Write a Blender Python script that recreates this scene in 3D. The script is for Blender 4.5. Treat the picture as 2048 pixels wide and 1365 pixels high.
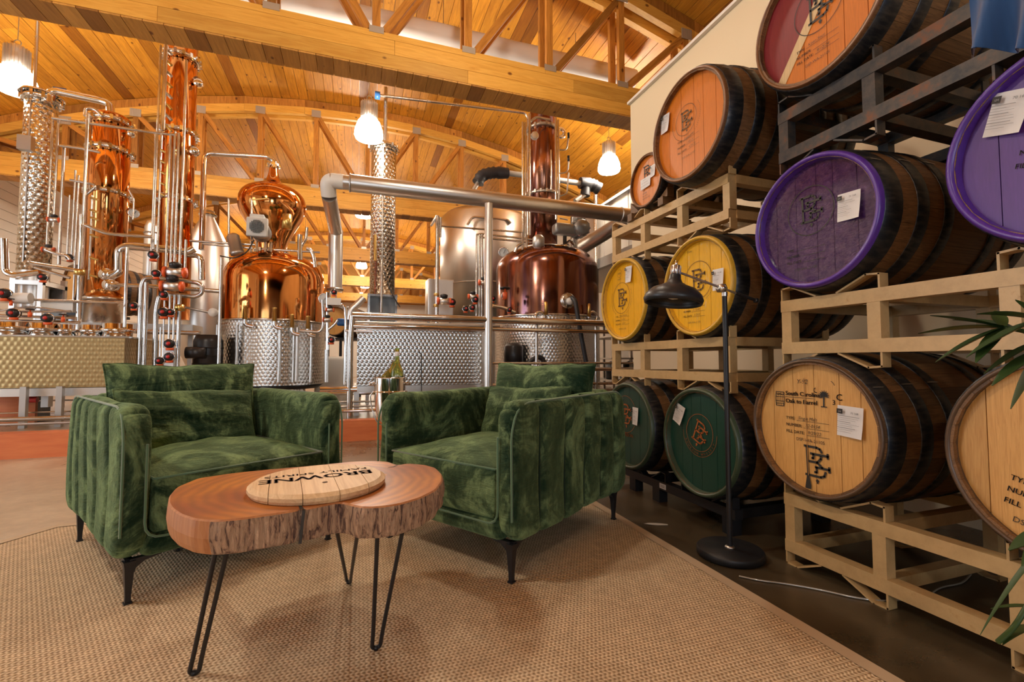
import bpy, bmesh, math, random
from mathutils import Vector, Matrix, Euler
import numpy as np

for o in list(bpy.data.objects): bpy.data.objects.remove(o)
SC = bpy.context.scene
COL = SC.collection
random.seed(7)
R = math.radians
V = Vector
PI = math.pi

# ------------------------------------------------------------------ camera
FPX = 915.0; TH = R(18.66); PT = R(2.6); HC = 0.88
FW = V((math.sin(TH)*math.cos(PT), math.cos(TH)*math.cos(PT), math.sin(PT)))
RT = V((math.cos(TH), -math.sin(TH), 0)); UP = RT.cross(FW)
CAM = V((0, 0, HC))
cd = bpy.data.cameras.new('camera'); cam = bpy.data.objects.new('camera', cd); COL.objects.link(cam)
cd.sensor_width = 36; cd.lens = FPX*36/2048; cd.clip_start = 0.02; cd.clip_end = 200
cam.matrix_world = Matrix(((RT.x, UP.x, -FW.x, 0), (RT.y, UP.y, -FW.y, 0), (RT.z, UP.z, -FW.z, HC), (0, 0, 0, 1)))
SC.camera = cam

# ------------------------------------------------------------------ world, light, exposure
w = bpy.data.worlds.new('world'); SC.world = w; w.use_nodes = True
bg = w.node_tree.nodes['Background']; bg.inputs[0].default_value = (.62, .78, 1, 1); bg.inputs[1].default_value = 1.2
SC.view_settings.view_transform = 'Standard'; SC.view_settings.look = 'None'
SC.view_settings.gamma = 1; SC.view_settings.exposure = 0.15
SC.view_settings.use_curve_mapping = False
try:
    SC.cycles.use_denoising = True
    SC.cycles.sample_clamp_indirect = 6
    SC.cycles.sample_clamp_direct = 30
    SC.cycles.max_bounces = 8
    SC.cycles.diffuse_bounces = 4
    SC.cycles.glossy_bounces = 4
    SC.cycles.transmission_bounces = 6
    SC.cycles.caustics_reflective = False
    SC.cycles.caustics_refractive = False
except Exception: pass
PEND = 128.0      # radiance of the pendant globes
def area(name, loc, direction, sx, sy, power, colr):
    l = bpy.data.lights.new(name, 'AREA'); l.shape = 'RECTANGLE'; l.size = sx; l.size_y = sy
    l.energy = power; l.color = colr
    o = bpy.data.objects.new(name, l); COL.objects.link(o); o.location = loc
    o.rotation_euler = V(direction).to_track_quat('-Z', 'Z').to_euler(); return o
# daylight entering by the openings of the left wall and the wall behind the camera
area('window_daylight', (-6.72, 3.4, 1.6), (1, -.05, -.05), 3.8, 2.6, 110, (.86, .93, 1))
area('window_daylight', (-3.4, -4.9, 1.7), (.12, 1, -.02), 3.2, 2.6, 25, (.86, .93, 1))
area('window_daylight', (.3, -4.9, 1.25), (-.02, 1, 0), 1.3, 2.1, 50, (.86, .93, 1))

def ray(px, py): return FW + RT*((px-1024)/FPX) - UP*((py-682.5)/FPX)
def P(px, py, X=None, Y=None, Z=None):
    """world point seen at a pixel of the photograph on the plane X=, Y= or Z="""
    d = ray(px, py)
    t = X/d.x if X is not None else Y/d.y if Y is not None else (Z-HC)/d.z
    return CAM + d*t
def cyl(px, wpx, ya, yb, Y):
    """upright cylinder: axis x,y, radius, z of two rows"""
    ym = (ya+yb)/2
    a = ray(px-wpx/2, ym); b = ray(px+wpx/2, ym)
    aa = math.atan2(a.x, a.y); bb = math.atan2(b.x, b.y); mid = (aa+bb)/2; half = (bb-aa)/2
    X = math.tan(mid)*Y; D = math.hypot(X, Y); r = D*math.sin(half)
    d = ray(px, ya); e = ray(px, yb)
    za = HC + d.z*D/math.hypot(d.x, d.y); zb = HC + e.z*D/math.hypot(e.x, e.y)
    return X, Y, r, za, zb

# ------------------------------------------------------------------ materials
MATS = {}
def mat(name, col, rough=.5, metal=0., **k):
    if name in MATS: return MATS[name]
    m = bpy.data.materials.new(name); m.use_nodes = True
    b = m.node_tree.nodes['Principled BSDF']
    b.inputs['Base Color'].default_value = (*col, 1); b.inputs['Roughness'].default_value = rough
    b.inputs['Metallic'].default_value = metal
    for kk, v in k.items(): b.inputs[kk.replace('_', ' ')].default_value = v
    MATS[name] = m; return m
class N:
    def __init__(s, m): s.m = m; s.t = m.node_tree; s.n = s.t.nodes; s.l = s.t.links; s.b = s.n['Principled BSDF']
    def node(s, t, **k):
        x = s.n.new(t)
        for a, v in k.items(): setattr(x, a, v)
        return x
    def coord(s, scale=(1, 1, 1), rnd=True, kind='Object'):
        tc = s.node('ShaderNodeTexCoord'); mp = s.node('ShaderNodeMapping'); mp.inputs['Scale'].default_value = scale
        s.l.new(tc.outputs[kind], mp.inputs[0])
        if not rnd: return mp.outputs[0]
        oi = s.node('ShaderNodeObjectInfo'); mu = s.node('ShaderNodeVectorMath', operation='ADD')
        ml = s.node('ShaderNodeMath', operation='MULTIPLY'); ml.inputs[1].default_value = 37
        s.l.new(oi.outputs['Random'], ml.inputs[0]); s.l.new(mp.outputs[0], mu.inputs[0]); s.l.new(ml.outputs[0], mu.inputs[1])
        return mu.outputs[0]
    def noise(s, vec, scale, detail=3, rough=.55, dist=0.):
        x = s.node('ShaderNodeTexNoise'); x.inputs['Scale'].default_value = scale; x.inputs['Detail'].default_value = detail
        x.inputs['Roughness'].default_value = rough; x.inputs['Distortion'].default_value = dist
        if vec is not None: s.l.new(vec, x.inputs['Vector'])
        return x.outputs['Fac']
    def ramp(s, fac, stops):
        x = s.node('ShaderNodeValToRGB'); cr = x.color_ramp
        while len(cr.elements) < len(stops): cr.elements.new(.5)
        for e, (p, c) in zip(cr.elements, stops): e.position = p; e.color = (*c, 1) if len(c) == 3 else c
        s.l.new(fac, x.inputs[0]); return x.outputs[0]
    def mix(s, fac, a, b, mode='MIX'):
        x = s.node('ShaderNodeMix', data_type='RGBA', blend_type=mode)
        for sock, v in ((x.inputs[0], fac), (x.inputs[6], a), (x.inputs[7], b)):
            if hasattr(v, 'is_linked') or hasattr(v, 'links'): s.l.new(v, sock)
            elif isinstance(v, (int, float)): sock.default_value = v
            else: sock.default_value = (*v, 1)
        return x.outputs[2]
    def bump(s, h, strength=.3, dist=.01):
        x = s.node('ShaderNodeBump'); x.inputs['Strength'].default_value = strength; x.inputs['Distance'].default_value = dist
        s.l.new(h, x.inputs['Height']); s.l.new(x.outputs[0], s.b.inputs['Normal'])
    def color(s, c): s.l.new(c, s.b.inputs['Base Color'])
    def rough(s, c): s.l.new(c, s.b.inputs['Roughness'])
    def math(s, op, a, b=None):
        x = s.node('ShaderNodeMath', operation=op)
        for i, v in enumerate((a, b)):
            if v is None: continue
            if isinstance(v, (int, float)): x.inputs[i].default_value = v
            else: s.l.new(v, x.inputs[i])
        return x.outputs[0]

def wood(name, light, dark, grain=(1.2, 14, 14), rough=.5, knots=True, vary=.35, tone=None, coat=0.):
    """grain runs along local X unless grain says otherwise"""
    if name in MATS: return MATS[name]
    m = mat(name, light, rough); n = N(m)
    v = n.coord(grain)
    a = n.noise(v, 2.2, 5, .6, 1.2)
    c = n.ramp(a, [(.3, dark), (.62, light)])
    oi = n.node('ShaderNodeObjectInfo')
    t = n.ramp(oi.outputs['Random'], tone or [(0, (1-vary*.9,)*3), (.12, (1-vary,)*3), (.3, (1, 1, 1)), (1, (1+vary*.3,)*3)])
    c = n.mix(1., c, t, 'MULTIPLY')
    if knots:
        vo = n.node('ShaderNodeTexVoronoi'); vo.inputs['Scale'].default_value = 1.0
        g2 = tuple(3.6 if g < 2 else 5.5 for g in grain)
        n.l.new(n.coord(g2), vo.inputs['Vector'])
        k = n.ramp(vo.outputs['Distance'], [(.07, (.16, .05, .015)), (.13, (1, 1, 1))])
        c = n.mix(.85, c, k, 'MULTIPLY')
    n.color(c); n.bump(a, .12, .002)
    if coat: n.b.inputs['Coat Weight'].default_value = coat; n.b.inputs['Coat Roughness'].default_value = .25
    return m

M_STEEL = mat('stainless_steel', (.66, .63, .59), .2, 1); n = N(M_STEEL); n.rough(n.ramp(n.noise(n.coord((2, 2, 2)), 3, 3), [(.3, (.13,)*3), (.7, (.3,)*3)]))
M_BRUSH = mat('brushed_steel', (.72, .69, .65), .34, 1)
M_DULL = mat('dull_steel', (.50, .47, .43), .42, 1)
M_CHROME = mat('chrome', (.82, .8, .77), .08, 1)
M_BRASS = mat('brass', (.70, .48, .16), .28, 1)
M_WHITEP = mat('white_plastic', (.8, .79, .76), .4)
M_BLACK = mat('black_metal', (.012, .013, .016), .42)
M_BLACKP = mat('black_plastic', (.015, .015, .018), .35)
M_ORANGEP = mat('orange_plastic', (.85, .13, .03), .35)
M_REDP = mat('red_plastic', (.55, .03, .03), .35)
M_BLUEP = mat('blue_plastic', (.03, .14, .42), .4)
M_GREYP = mat('grey_paint', (.36, .36, .35), .4, .3)
def copper(name, a, b, rough):
    m = mat(name, a, rough, 1); n = N(m)
    v = n.coord((5, 5, .35), False)
    n.color(n.ramp(n.noise(v, 1.6, 4, .6, .5), [(.32, b), (.62, a)]))
    n.rough(n.ramp(n.noise(n.coord((2, 2, 2), False), 2, 3), [(.3, (rough*.6,)*3), (.7, (rough*1.5,)*3)]))
    return m
M_COPPER = copper('polished_copper', (.84, .38, .125), (.64, .24, .06), .08)
M_COPPER2 = copper('darkened_copper', (.33, .15, .085), (.15, .07, .085), .15)
def quilt(name, cell, colr=(.70, .68, .64), rough=.22, strength=1.):
    m = mat(name, colr, rough, 1); n = N(m)
    uv = n.node('ShaderNodeUVMap'); sp = n.node('ShaderNodeSeparateXYZ'); n.l.new(uv.outputs[0], sp.inputs[0])
    k = 2*PI/cell
    u = n.math('MULTIPLY', sp.outputs[0], k); v = n.math('MULTIPLY', sp.outputs[1], k)
    def w3(a, b): return n.math('COSINE', n.math('ADD', n.math('MULTIPLY', u, a), n.math('MULTIPLY', v, b)))
    h = n.math('ADD', n.math('ADD', w3(0, 1), w3(.866, .5)), w3(.866, -.5))
    n.bump(h, strength, cell*.055); return m
M_QUILT = quilt('quilted_steel', .044, rough=.27, strength=.34)
M_QUILTG = quilt('quilted_steel_warm', .047, (.40, .28, .13), .4, .26)
M_QUILTC = quilt('quilted_column_steel', .06, (.70, .66, .58), .2, .7)

PINE_L, PINE_D = (.74, .37, .075), (.55, .235, .035)
M_PINE = wood('pine_beam', (.86, .46, .085), (.72, .33, .045), (1.0, 12, 12), .5, vary=.18)
M_WEB = wood('pine_web', (.58, .24, .04), (.34, .12, .016), (10, 10, 1.1), .5, vary=.4)
M_DECK = wood('pine_deck', (.66, .285, .028), (.44, .165, .014), (12, .9, 12), .5,
    tone=[(0, (.42, .34, .28)), (.13, (.55, .45, .38)), (.2, (.95, .95, .9)), (.6, (1, 1, 1)), (.8, (1.15, 1.15, 1.05)), (1, (1.25, 1.3, 1.35))])
M_SOFF = wood('pine_soffit', (.66, .33, .07), (.48, .22, .04), (12, .9, 12), .5,
    tone=[(0, (.5, .42, .38)), (.1, (.7, .62, .55)), (.2, (.95, .95, .95)), (1, (1.15, 1.15, 1.2))])
M_OAK = wood('oak_stave', (.24, .12, .045), (.095, .045, .018), (1.4, 22, 22), .55, False, .45)
M_OAKH = wood('oak_head', (.74, .42, .135), (.58, .29, .08), (26, 26, 1.2), .5, False, .16)
M_HOOP = mat('hoop_steel', (.045, .05, .058), .42, .75)
n = N(M_HOOP); n.color(n.ramp(n.noise(n.coord((3, 3, 3)), 5, 4), [(.42, (.035, .04, .05)), (.72, (.11, .10, .09))]))
def paint(name, col, worn=None, rough=.42, coat=.12):
    m = mat(name, col, rough); n = N(m)
    a = n.noise(n.coord((4, 30, 3)), 1.5, 5, .6)
    c = n.ramp(a, [(.3, tuple(x*.86 for x in col)), (.7, tuple(min(1, x*1.08) for x in col))])
    if worn:
        b = n.noise(n.coord((6, 6, 1.6), False), 2.4, 6, .7)
        c = n.mix(n.ramp(b, [(.61, (0, 0, 0)), (.66, (1, 1, 1))]), c, worn)
    n.color(c); n.bump(a, .15, .002); n.b.inputs['Coat Weight'].default_value = coat; n.b.inputs['Coat Roughness'].default_value = .25
    return m
M_PYEL = paint('yellow_head_paint', (.82, .42, .004)); M_PYELR = paint('yellow_rim_paint', (.62, .36, .03))
M_PORA = paint('orange_head_paint', (.66, .185, .008)); M_PORAR = paint('brown_rim', (.22, .095, .035))
M_PGRN = paint('green_head_paint', (.012, .062, .045)); M_PGRNR = paint('green_rim', (.05, .075, .04))
M_PMAR = paint('maroon_head_paint', (.22, .014, .02)); M_PCRM = paint('cream_head_paint', (.70, .50, .26))
M_PPUR = paint('purple_head_paint', (.10, .03, .25)); M_PPURR = paint('purple_rim', (.10, .035, .33), rough=.3)
M_TANR = paint('dark_oak_rim', (.10, .055, .028))
# plastic-wrapped purple head: wrinkled film
M_WRAP = mat('purple_wrapped_head', (.17, .07, .31), .2); n = N(M_WRAP)
a = n.noise(n.coord((2, 3, 6), False), 1.6, 7, .62, 2.6)
n.color(n.ramp(n.noise(n.coord((8, 8, 8), False), 2, 5), [(.35, (.11, .03, .27)), (.7, (.26, .10, .44))])); n.bump(a, 1., .16)
n.b.inputs['Coat Weight'].default_value = 1.; n.b.inputs['Coat Roughness'].default_value = .08; n.b.inputs['Coat IOR'].default_value = 1.55
M_INK = mat('black_ink', (.03, .025, .02), .6); M_INKB = mat('brown_ink', (.16, .08, .02), .6)
M_INKO = mat('orange_ink', (.42, .13, .035), .6); M_INKG = mat('grey_ink', (.32, .32, .33), .6)
M_PAPER = mat('paper', (.78, .77, .78), .6)
M_CREAMM = mat('cream_rack_paint', (.5, .34, .17), .38); n = N(M_CREAMM)
a = n.noise(n.coord((3, 3, 3)), 6, 6, .7)
n.color(n.ramp(a, [(.3, (.48, .32, .145)), (.6, (.58, .395, .185)), (.70, (.48, .30, .12)), (.74, (.22, .09, .03))]))
M_RUST = mat('rusty_dark_rack', (.10, .09, .08), .5, .3); n = N(M_RUST)
n.color(n.ramp(n.noise(n.coord((2, 2, 2)), 5, 6, .7), [(.4, (.03, .032, .036)), (.55, (.075, .06, .05)), (.66, (.16, .06, .025))]))

def velvet(name, base, light):
    m = mat(name, base, .8); n = N(m)
    v = n.coord((1, 1, 1))
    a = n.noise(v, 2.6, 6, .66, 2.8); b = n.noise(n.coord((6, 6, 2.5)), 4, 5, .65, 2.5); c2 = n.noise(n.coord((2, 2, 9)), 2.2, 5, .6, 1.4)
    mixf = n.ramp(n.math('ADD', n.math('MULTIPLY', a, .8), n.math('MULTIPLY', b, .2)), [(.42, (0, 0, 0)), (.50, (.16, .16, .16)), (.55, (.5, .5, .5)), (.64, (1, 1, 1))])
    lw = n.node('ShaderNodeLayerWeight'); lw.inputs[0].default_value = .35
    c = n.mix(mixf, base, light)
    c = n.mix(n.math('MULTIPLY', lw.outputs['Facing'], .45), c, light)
    n.color(c)
    n.b.inputs['Specular IOR Level'].default_value = .15
    n.b.inputs['Sheen Weight'].default_value = .35; n.b.inputs['Sheen Roughness'].default_value = .3
    n.b.inputs['Sheen Tint'].default_value = (.55, .85, .42, 1)
    n.bump(n.math('ADD', n.math('MULTIPLY', c2, 1.2), n.math('MULTIPLY', a, .9)), .6, .03)
    return m
M_VELV = velvet('green_velvet', (.005, .024, .012), (.22, .33, .155))
M_PIPING = mat('green_piping', (.09, .19, .10), .6, Sheen_Weight=.5)

M_DRIP = mat('faint_drip_stain', (.40, .20, .06), .6)
M_SEAM = mat('seam_green', (.008, .028, .014), .9)
M_SLABTOP = mat('slab_top_wood', (.36, .12, .035), .38); n = N(M_SLABTOP)
v = n.coord((1, 1, .2), False)
wv = n.node('ShaderNodeTexWave', wave_type='RINGS', rings_direction='Z'); wv.inputs['Scale'].default_value = 9; wv.inputs['Distortion'].default_value = 3.5
wv.inputs['Detail'].default_value = 3; wv.inputs['Detail Scale'].default_value = 1.4; n.l.new(v, wv.inputs[0])
big = n.noise(v, 3.2, 3, .5, .6)
c = n.mix(n.ramp(big, [(.35, (0, 0, 0)), (.65, (1, 1, 1))]), (.33, .085, .02), (.60, .22, .025))
c = n.mix(n.math('MULTIPLY', wv.outputs['Fac'], .38), c, (.15, .045, .015))
n.color(c); n.b.inputs['Coat Weight'].default_value = .15; n.b.inputs['Coat Roughness'].default_value = .3
M_BARK = mat('slab_bark_edge', (.4, .2, .1), .75); n = N(M_BARK)
a = n.noise(n.coord((60, 60, 9), False), 1.5, 6, .7, .8)
n.color(n.ramp(a, [(.33, (.09, .05, .045)), (.42, (.26, .15, .11)), (.47, (.60, .38, .25)), (.64, (.80, .55, .37))])); n.bump(a, 1., .02)
M_SAP = mat('slab_cut_edge', (.52, .22, .08), .5); n = N(M_SAP)
n.color(n.ramp(n.noise(n.coord((30, 30, 2), False), 2, 4), [(.3, (.40, .15, .055)), (.7, (.56, .25, .10))]))

M_RUG = mat('sisal_rug', (.6, .42, .25), .85); n = N(M_RUG)
v = n.coord((1, 1, 1), False)
sp = n.node('ShaderNodeSeparateXYZ'); n.l.new(v, sp.inputs[0])
row = n.math('MULTIPLY', sp.outputs[1], 2*PI/.013)
ph = n.math('SINE', n.math('MULTIPLY', sp.outputs[1], PI/.013))
colx = n.math('ADD', n.math('MULTIPLY', sp.outputs[0], 2*PI/.014), n.math('MULTIPLY', ph, 1.6))
nz = n.noise(v, 90, 3, .7)
h = n.math('ADD', n.math('ADD', n.math('COSINE', row), n.math('COSINE', colx)), n.math('MULTIPLY', nz, 2.2))
hh = n.math('MULTIPLY', n.math('ADD', h, 1.2), .24)
c = n.ramp(hh, [(.1, (.32, .21, .115)), (.42, (.64, .47, .29)), (.8, (.86, .70, .49))])
c = n.mix(.55, c, n.ramp(n.noise(v, 26, 4, .7), [(.3, (.62, .58, .52)), (.7, (1.15, 1.12, 1.08))]), 'MULTIPLY')
n.color(c); n.bump(hh, .8, .006)
M_RUGB = mat('rug_binding', (.56, .43, .29), .8)

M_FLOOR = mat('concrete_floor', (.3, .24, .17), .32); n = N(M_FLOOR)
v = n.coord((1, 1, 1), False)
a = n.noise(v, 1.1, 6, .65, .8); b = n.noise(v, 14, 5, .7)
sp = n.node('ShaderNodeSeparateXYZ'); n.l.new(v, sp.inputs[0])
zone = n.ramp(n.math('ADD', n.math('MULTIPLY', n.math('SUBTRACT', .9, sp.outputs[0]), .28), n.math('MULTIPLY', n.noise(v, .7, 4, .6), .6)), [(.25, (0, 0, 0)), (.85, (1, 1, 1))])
c = n.mix(zone, n.ramp(a, [(.3, (.045, .033, .018)), (.7, (.105, .078, .045))]), n.ramp(a, [(.3, (.34, .25, .16)), (.5, (.47, .37, .26)), (.7, (.58, .47, .34))]))   # brown-stained slab; paler towards the left, daylight painted into the colour
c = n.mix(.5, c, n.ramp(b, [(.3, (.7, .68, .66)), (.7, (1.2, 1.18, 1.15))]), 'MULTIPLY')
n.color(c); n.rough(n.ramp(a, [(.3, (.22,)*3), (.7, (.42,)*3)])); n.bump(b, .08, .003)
M_CURB = mat('red_curb_paint', (.62, .16, .07), .5); n = N(M_CURB)
n.color(n.ramp(n.noise(n.coord((1, 1, 6), False), 3, 4), [(.3, (.66, .17, .06)), (.7, (.78, .25, .09))]))
M_WALL = mat('cream_wall', (.70, .58, .40), .7); n = N(M_WALL)
n.bump(n.noise(n.coord((1, 1, 1), False), 130, 3), .12, .002)
M_DARKW = mat('dark_brown_wall', (.10, .06, .035), .7)
M_SIDING = mat('white_siding', (.72, .66, .58), .55)
M_WHITE = mat('white_wall', (.78, .73, .66), .6)
M_DUCT = mat('white_fabric_duct', (.80, .78, .78), .6)
M_GLOBE = mat('lit_globe', (1, 1, 1), .4); M_GLOBE.node_tree.nodes['Principled BSDF'].inputs['Emission Color'].default_value = (1, .88, .72, 1)
M_GLOBE.node_tree.nodes['Principled BSDF'].inputs['Emission Strength'].default_value = PEND
M_GLASSG = mat('green_glass', (.62, .82, .22), .05, 0, Transmission_Weight=.85, IOR=1.45)
M_GLASSY = mat('amber_glass', (.98, .85, .2), .05, 0, Transmission_Weight=.85, IOR=1.45)
M_LEAF = mat('palm_leaf', (.035, .075, .018), .45, 0, Subsurface_Weight=.0)
M_SHADE = mat('matte_black_shade', (.02, .02, .022), .38)
M_HOSE = mat('black_hose', (.02, .02, .024), .5)
M_BLUEC = mat('blue_cloth', (.006, .065, .22), .8, Sheen_Weight=.4)
M_GUSS = mat('galvanized_plate', (.55, .50, .42), .45, .6)
M_SOIL = mat('dark_soil', (.03, .02, .012), .9)
M_POT = mat('grey_planter', (.2, .2, .2), .6)
M_PANE = mat('window_glass', (1, 1, 1), .02, 0, Transmission_Weight=1., IOR=1.0)

# ------------------------------------------------------------------ mesh builder
class MB:
    def __init__(s): s.v = []; s.f = []; s.uv = []; s.mi = []; s.sm = []; s.cur = 0
    def add(s, vs, fs, smooth=False, uvs=None, mi=None):
        b = len(s.v); s.v += [tuple(v) for v in vs]
        for i, f in enumerate(fs):
            s.f.append(tuple(b+k for k in f)); s.sm.append(smooth); s.mi.append(s.cur if mi is None else mi)
            s.uv.append(uvs[i] if uvs else None)
        return s
    def box(s, c, d, rot=None, mi=None):
        hx, hy, hz = d[0]/2, d[1]/2, d[2]/2
        vs = [V((x, y, z)) for x in (-hx, hx) for y in (-hy, hy) for z in (-hz, hz)]
        fs = [(0, 1, 3, 2), (4, 6, 7, 5), (0, 4, 5, 1), (2, 3, 7, 6), (0, 2, 6, 4), (1, 5, 7, 3)]
        ax = [(1, 2), (1, 2), (0, 2), (0, 2), (0, 1), (0, 1)]
        uv = [[(vs[i][a], vs[i][b]) for i in f] for f, (a, b) in zip(fs, ax)]
        if rot is not None:
            m = rot if isinstance(rot, Matrix) else Euler(rot).to_matrix()
            vs = [m @ v for v in vs]
        c = V(c); return s.add([v+c for v in vs], fs, False, uv, mi)
    def bar(s, a, b, wd, ht, up=(0, 0, 1), mi=None):
        """box from a to b; wd across, ht along 'up'"""
        a, b = V(a), V(b); d = b-a; L = d.length; x = d.normalized(); u = V(up); y = u.cross(x)
        if y.length < 1e-4: y = V((0, 1, 0)).cross(x)
        y.normalize(); z = x.cross(y); m = Matrix((x, y, z)).transposed()
        return s.box((a+b)/2, (L, wd, ht), m, mi)
    def tube(s, pts, r, n=10, cap=True, rr=None):
        pts = [V(p) for p in pts]; k = len(pts); fr = None; rings = []
        for i, p in enumerate(pts):
            t = (pts[min(i+1, k-1)]-pts[max(i-1, 0)]).normalized()
            if fr is None:
                fr = t.orthogonal().normalized()
            else:
                fr = (fr - t*fr.dot(t)); fr.normalize()
            b = t.cross(fr); rad = rr[i] if rr else r
            rings.append([p+(fr*math.cos(2*PI*j/n)+b*math.sin(2*PI*j/n))*rad for j in range(n)])
        vs = [v for q in rings for v in q]
        fs = [(i*n+j, i*n+(j+1) % n, (i+1)*n+(j+1) % n, (i+1)*n+j) for i in range(k-1) for j in range(n)]
        s.add(vs, fs, True)
        if cap: s.add(rings[0], [tuple(range(n))[::-1]]); s.add(rings[-1], [tuple(range(n))])
        return s
    def lathe(s, prof, c=(0, 0, 0), n=32, mtx=None, closed=False, smooth=True, mi=None):
        """prof: [(r,z)] revolved about local z, mtx orients, c shifts"""
        c = V(c); vs = []; k = len(prof); arc = [0]
        for i in range(1, k): arc.append(arc[-1]+math.hypot(prof[i][0]-prof[i-1][0], prof[i][1]-prof[i-1][1]))
        R0 = max(p[0] for p in prof)
        for r, z in prof:
            for j in range(n):
                v = V((r*math.cos(2*PI*j/n), r*math.sin(2*PI*j/n), z)); v = mtx @ v if mtx else v; vs.append(v+c)
        fs = []; uv = []
        for i in range(k-1):
            for j in range(n):
                j2 = (j+1) % n; fs.append((i*n+j, i*n+j2, (i+1)*n+j2, (i+1)*n+j))
                u0, u1 = 2*PI*R0*j/n, 2*PI*R0*(j+1)/n
                uv.append([(u0, arc[i]), (u1, arc[i]), (u1, arc[i+1]), (u0, arc[i+1])])
        return s.add(vs, fs, smooth, uv, mi)
    def torus(s, c, R0, r, n=36, m=8, mtx=None):
        prof = [(R0+r*math.cos(2*PI*i/m), r*math.sin(2*PI*i/m)) for i in range(m+1)]
        return s.lathe(prof, c, n, mtx)
    def prism(s, poly, z0, z1, mi_top=None, mi_side=None, smooth=False):
        n = len(poly); vs = [(x, y, z0) for x, y in poly]+[(x, y, z1) for x, y in poly]
        s.add(vs, [tuple(range(n))[::-1]], mi=mi_side); s.add(vs, [tuple(range(n, 2*n))], mi=mi_top)
        s.add(vs, [(i, (i+1) % n, n+(i+1) % n, n+i) for i in range(n)], smooth, mi=mi_side); return s
    def strap(s, pts, wdir, wd, t):
        """flat bent bar: strip of width wd along wdir following pts"""
        pts = [V(p) for p in pts]; wv = V(wdir).normalized()
        for a, b in zip(pts[:-1], pts[1:]):
            d = (b-a).normalized(); s.bar(a-d*t*.4, b+d*t*.4, wd, t, up=d.cross(wv))
        return s
    def rbox(s, c, d, r, seg=(6, 6, 6), disp=None, corner=None, rot=None, mi=None):
        """rounded box on a fine grid; disp(p, n)->offset vector; corner=(axisA, axisB, radius) rounds the outline seen along the third axis"""
        h = [d[0]/2, d[1]/2, d[2]/2]; c = V(c); key = {}; vs = []; fs = []
        cnt = [max(2, q) for q in seg]
        def coords(ax):
            nn = cnt[ax]; inner = [-(h[ax]-r)+2*(h[ax]-r)*i/nn for i in range(nn+1)]
            e = [h[ax]-r*(1-math.sin(PI/2*i/3)) for i in (1, 2, 3)]
            return [-q for q in e[::-1]]+inner+e
        cs = [coords(a) for a in range(3)]
        def vert(p):
            k = tuple(round(q, 5) for q in p)
            if k in key: return key[k]
            q = V([max(-(h[i]-r), min(h[i]-r, p[i])) for i in range(3)]); nn = V(p)-q
            nn = nn.normalized() if nn.length > 1e-7 else V((0, 0, 1)); pt = q+nn*r
            if corner:
                a, b, rc = corner
                da, db = abs(pt[a])-(h[a]-rc), abs(pt[b])-(h[b]-rc)
                if da > 0 and db > 0:
                    f = max(da, db)/math.hypot(da, db)
                    pt[a] = math.copysign(h[a]-rc+da*f, pt[a]); pt[b] = math.copysign(h[b]-rc+db*f, pt[b])
            if disp: pt = pt+V(disp(pt, nn))
            if rot is not None: pt = rot @ pt
            key[k] = len(vs); vs.append(pt+c); return key[k]
        for ax in range(3):
            a, b = [(1, 2), (2, 0), (0, 1)][ax]
            for sgn in (-1, 1):
                ca, cb = cs[a], cs[b]
                for i in range(len(ca)-1):
                    for j in range(len(cb)-1):
                        q = []
                        for ii, jj in ((i, j), (i+1, j), (i+1, j+1), (i, j+1)):
                            p = [0, 0, 0]; p[ax] = sgn*h[ax]; p[a] = ca[ii]; p[b] = cb[jj]; q.append(vert(p))
                        if sgn < 0: q = q[::-1]
                        if len(set(q)) > 2: fs.append(tuple(q))
        return s.add(vs, fs, True, mi=mi)
    def mesh(s, name, mats):
        me = bpy.data.meshes.new(name); me.from_pydata(s.v, [], s.f); 
        for m in (mats if isinstance(mats, (list, tuple)) else [mats]): me.materials.append(m)
        me.polygons.foreach_set('use_smooth', s.sm); me.polygons.foreach_set('material_index', s.mi)
        if any(u is not None for u in s.uv):
            ul = me.uv_layers.new(name='UVMap'); li = 0
            for f, u in zip(s.f, s.uv):
                for k in range(len(f)):
                    if u: ul.data[li].uv = u[k]
                    li += 1
        me.update(); return me
    def build(s, name, mats, parent=None, **k):
        return link(name, s.mesh(name, mats), parent, **k)
def link(name, me, parent=None, loc=None, rot=None, scale=None, label=None):
    o = bpy.data.objects.new(name, me); COL.objects.link(o)
    if parent is not None: o.parent = parent
    if loc is not None: o.location = loc
    if rot is not None: o.rotation_euler = rot
    if scale is not None: o.scale = scale
    if label: o['label'] = label
    return o
def tag(o, label, cat, group=None, kind=None):
    o['label'] = label; o['category'] = cat
    if group: o['group'] = group
    if kind: o['kind'] = kind
    return o
def thing(name, label, cat, loc=(0, 0, 0), rz=0, group=None, rot=None):
    o = link(name, None, loc=loc, rot=rot or (0, 0, rz)); return tag(o, label, cat, group)
def struct(o): o['kind'] = 'structure'; return o
def copy_tree(o, parent=None):
    c = o.copy(); COL.objects.link(c); c.parent = parent
    for ch in list(o.children): copy_tree(ch, c)
    return c
def smooth_path(pts, r=.06, k=4):
    """round the corners of a polyline"""
    pts = [V(p) for p in pts]; out = [pts[0]]
    for i in range(1, len(pts)-1):
        a, b, c = pts[i-1], pts[i], pts[i+1]; d1 = (a-b); d2 = (c-b)
        q = min(r, d1.length*.45, d2.length*.45); s0 = b+d1.normalized()*q; s1 = b+d2.normalized()*q
        for j in range(k+1):
            t = j/k; out.append(s0*(1-t)**2+b*2*t*(1-t)+s1*t*t)
    out.append(pts[-1]); return out
TXT = {}
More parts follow.
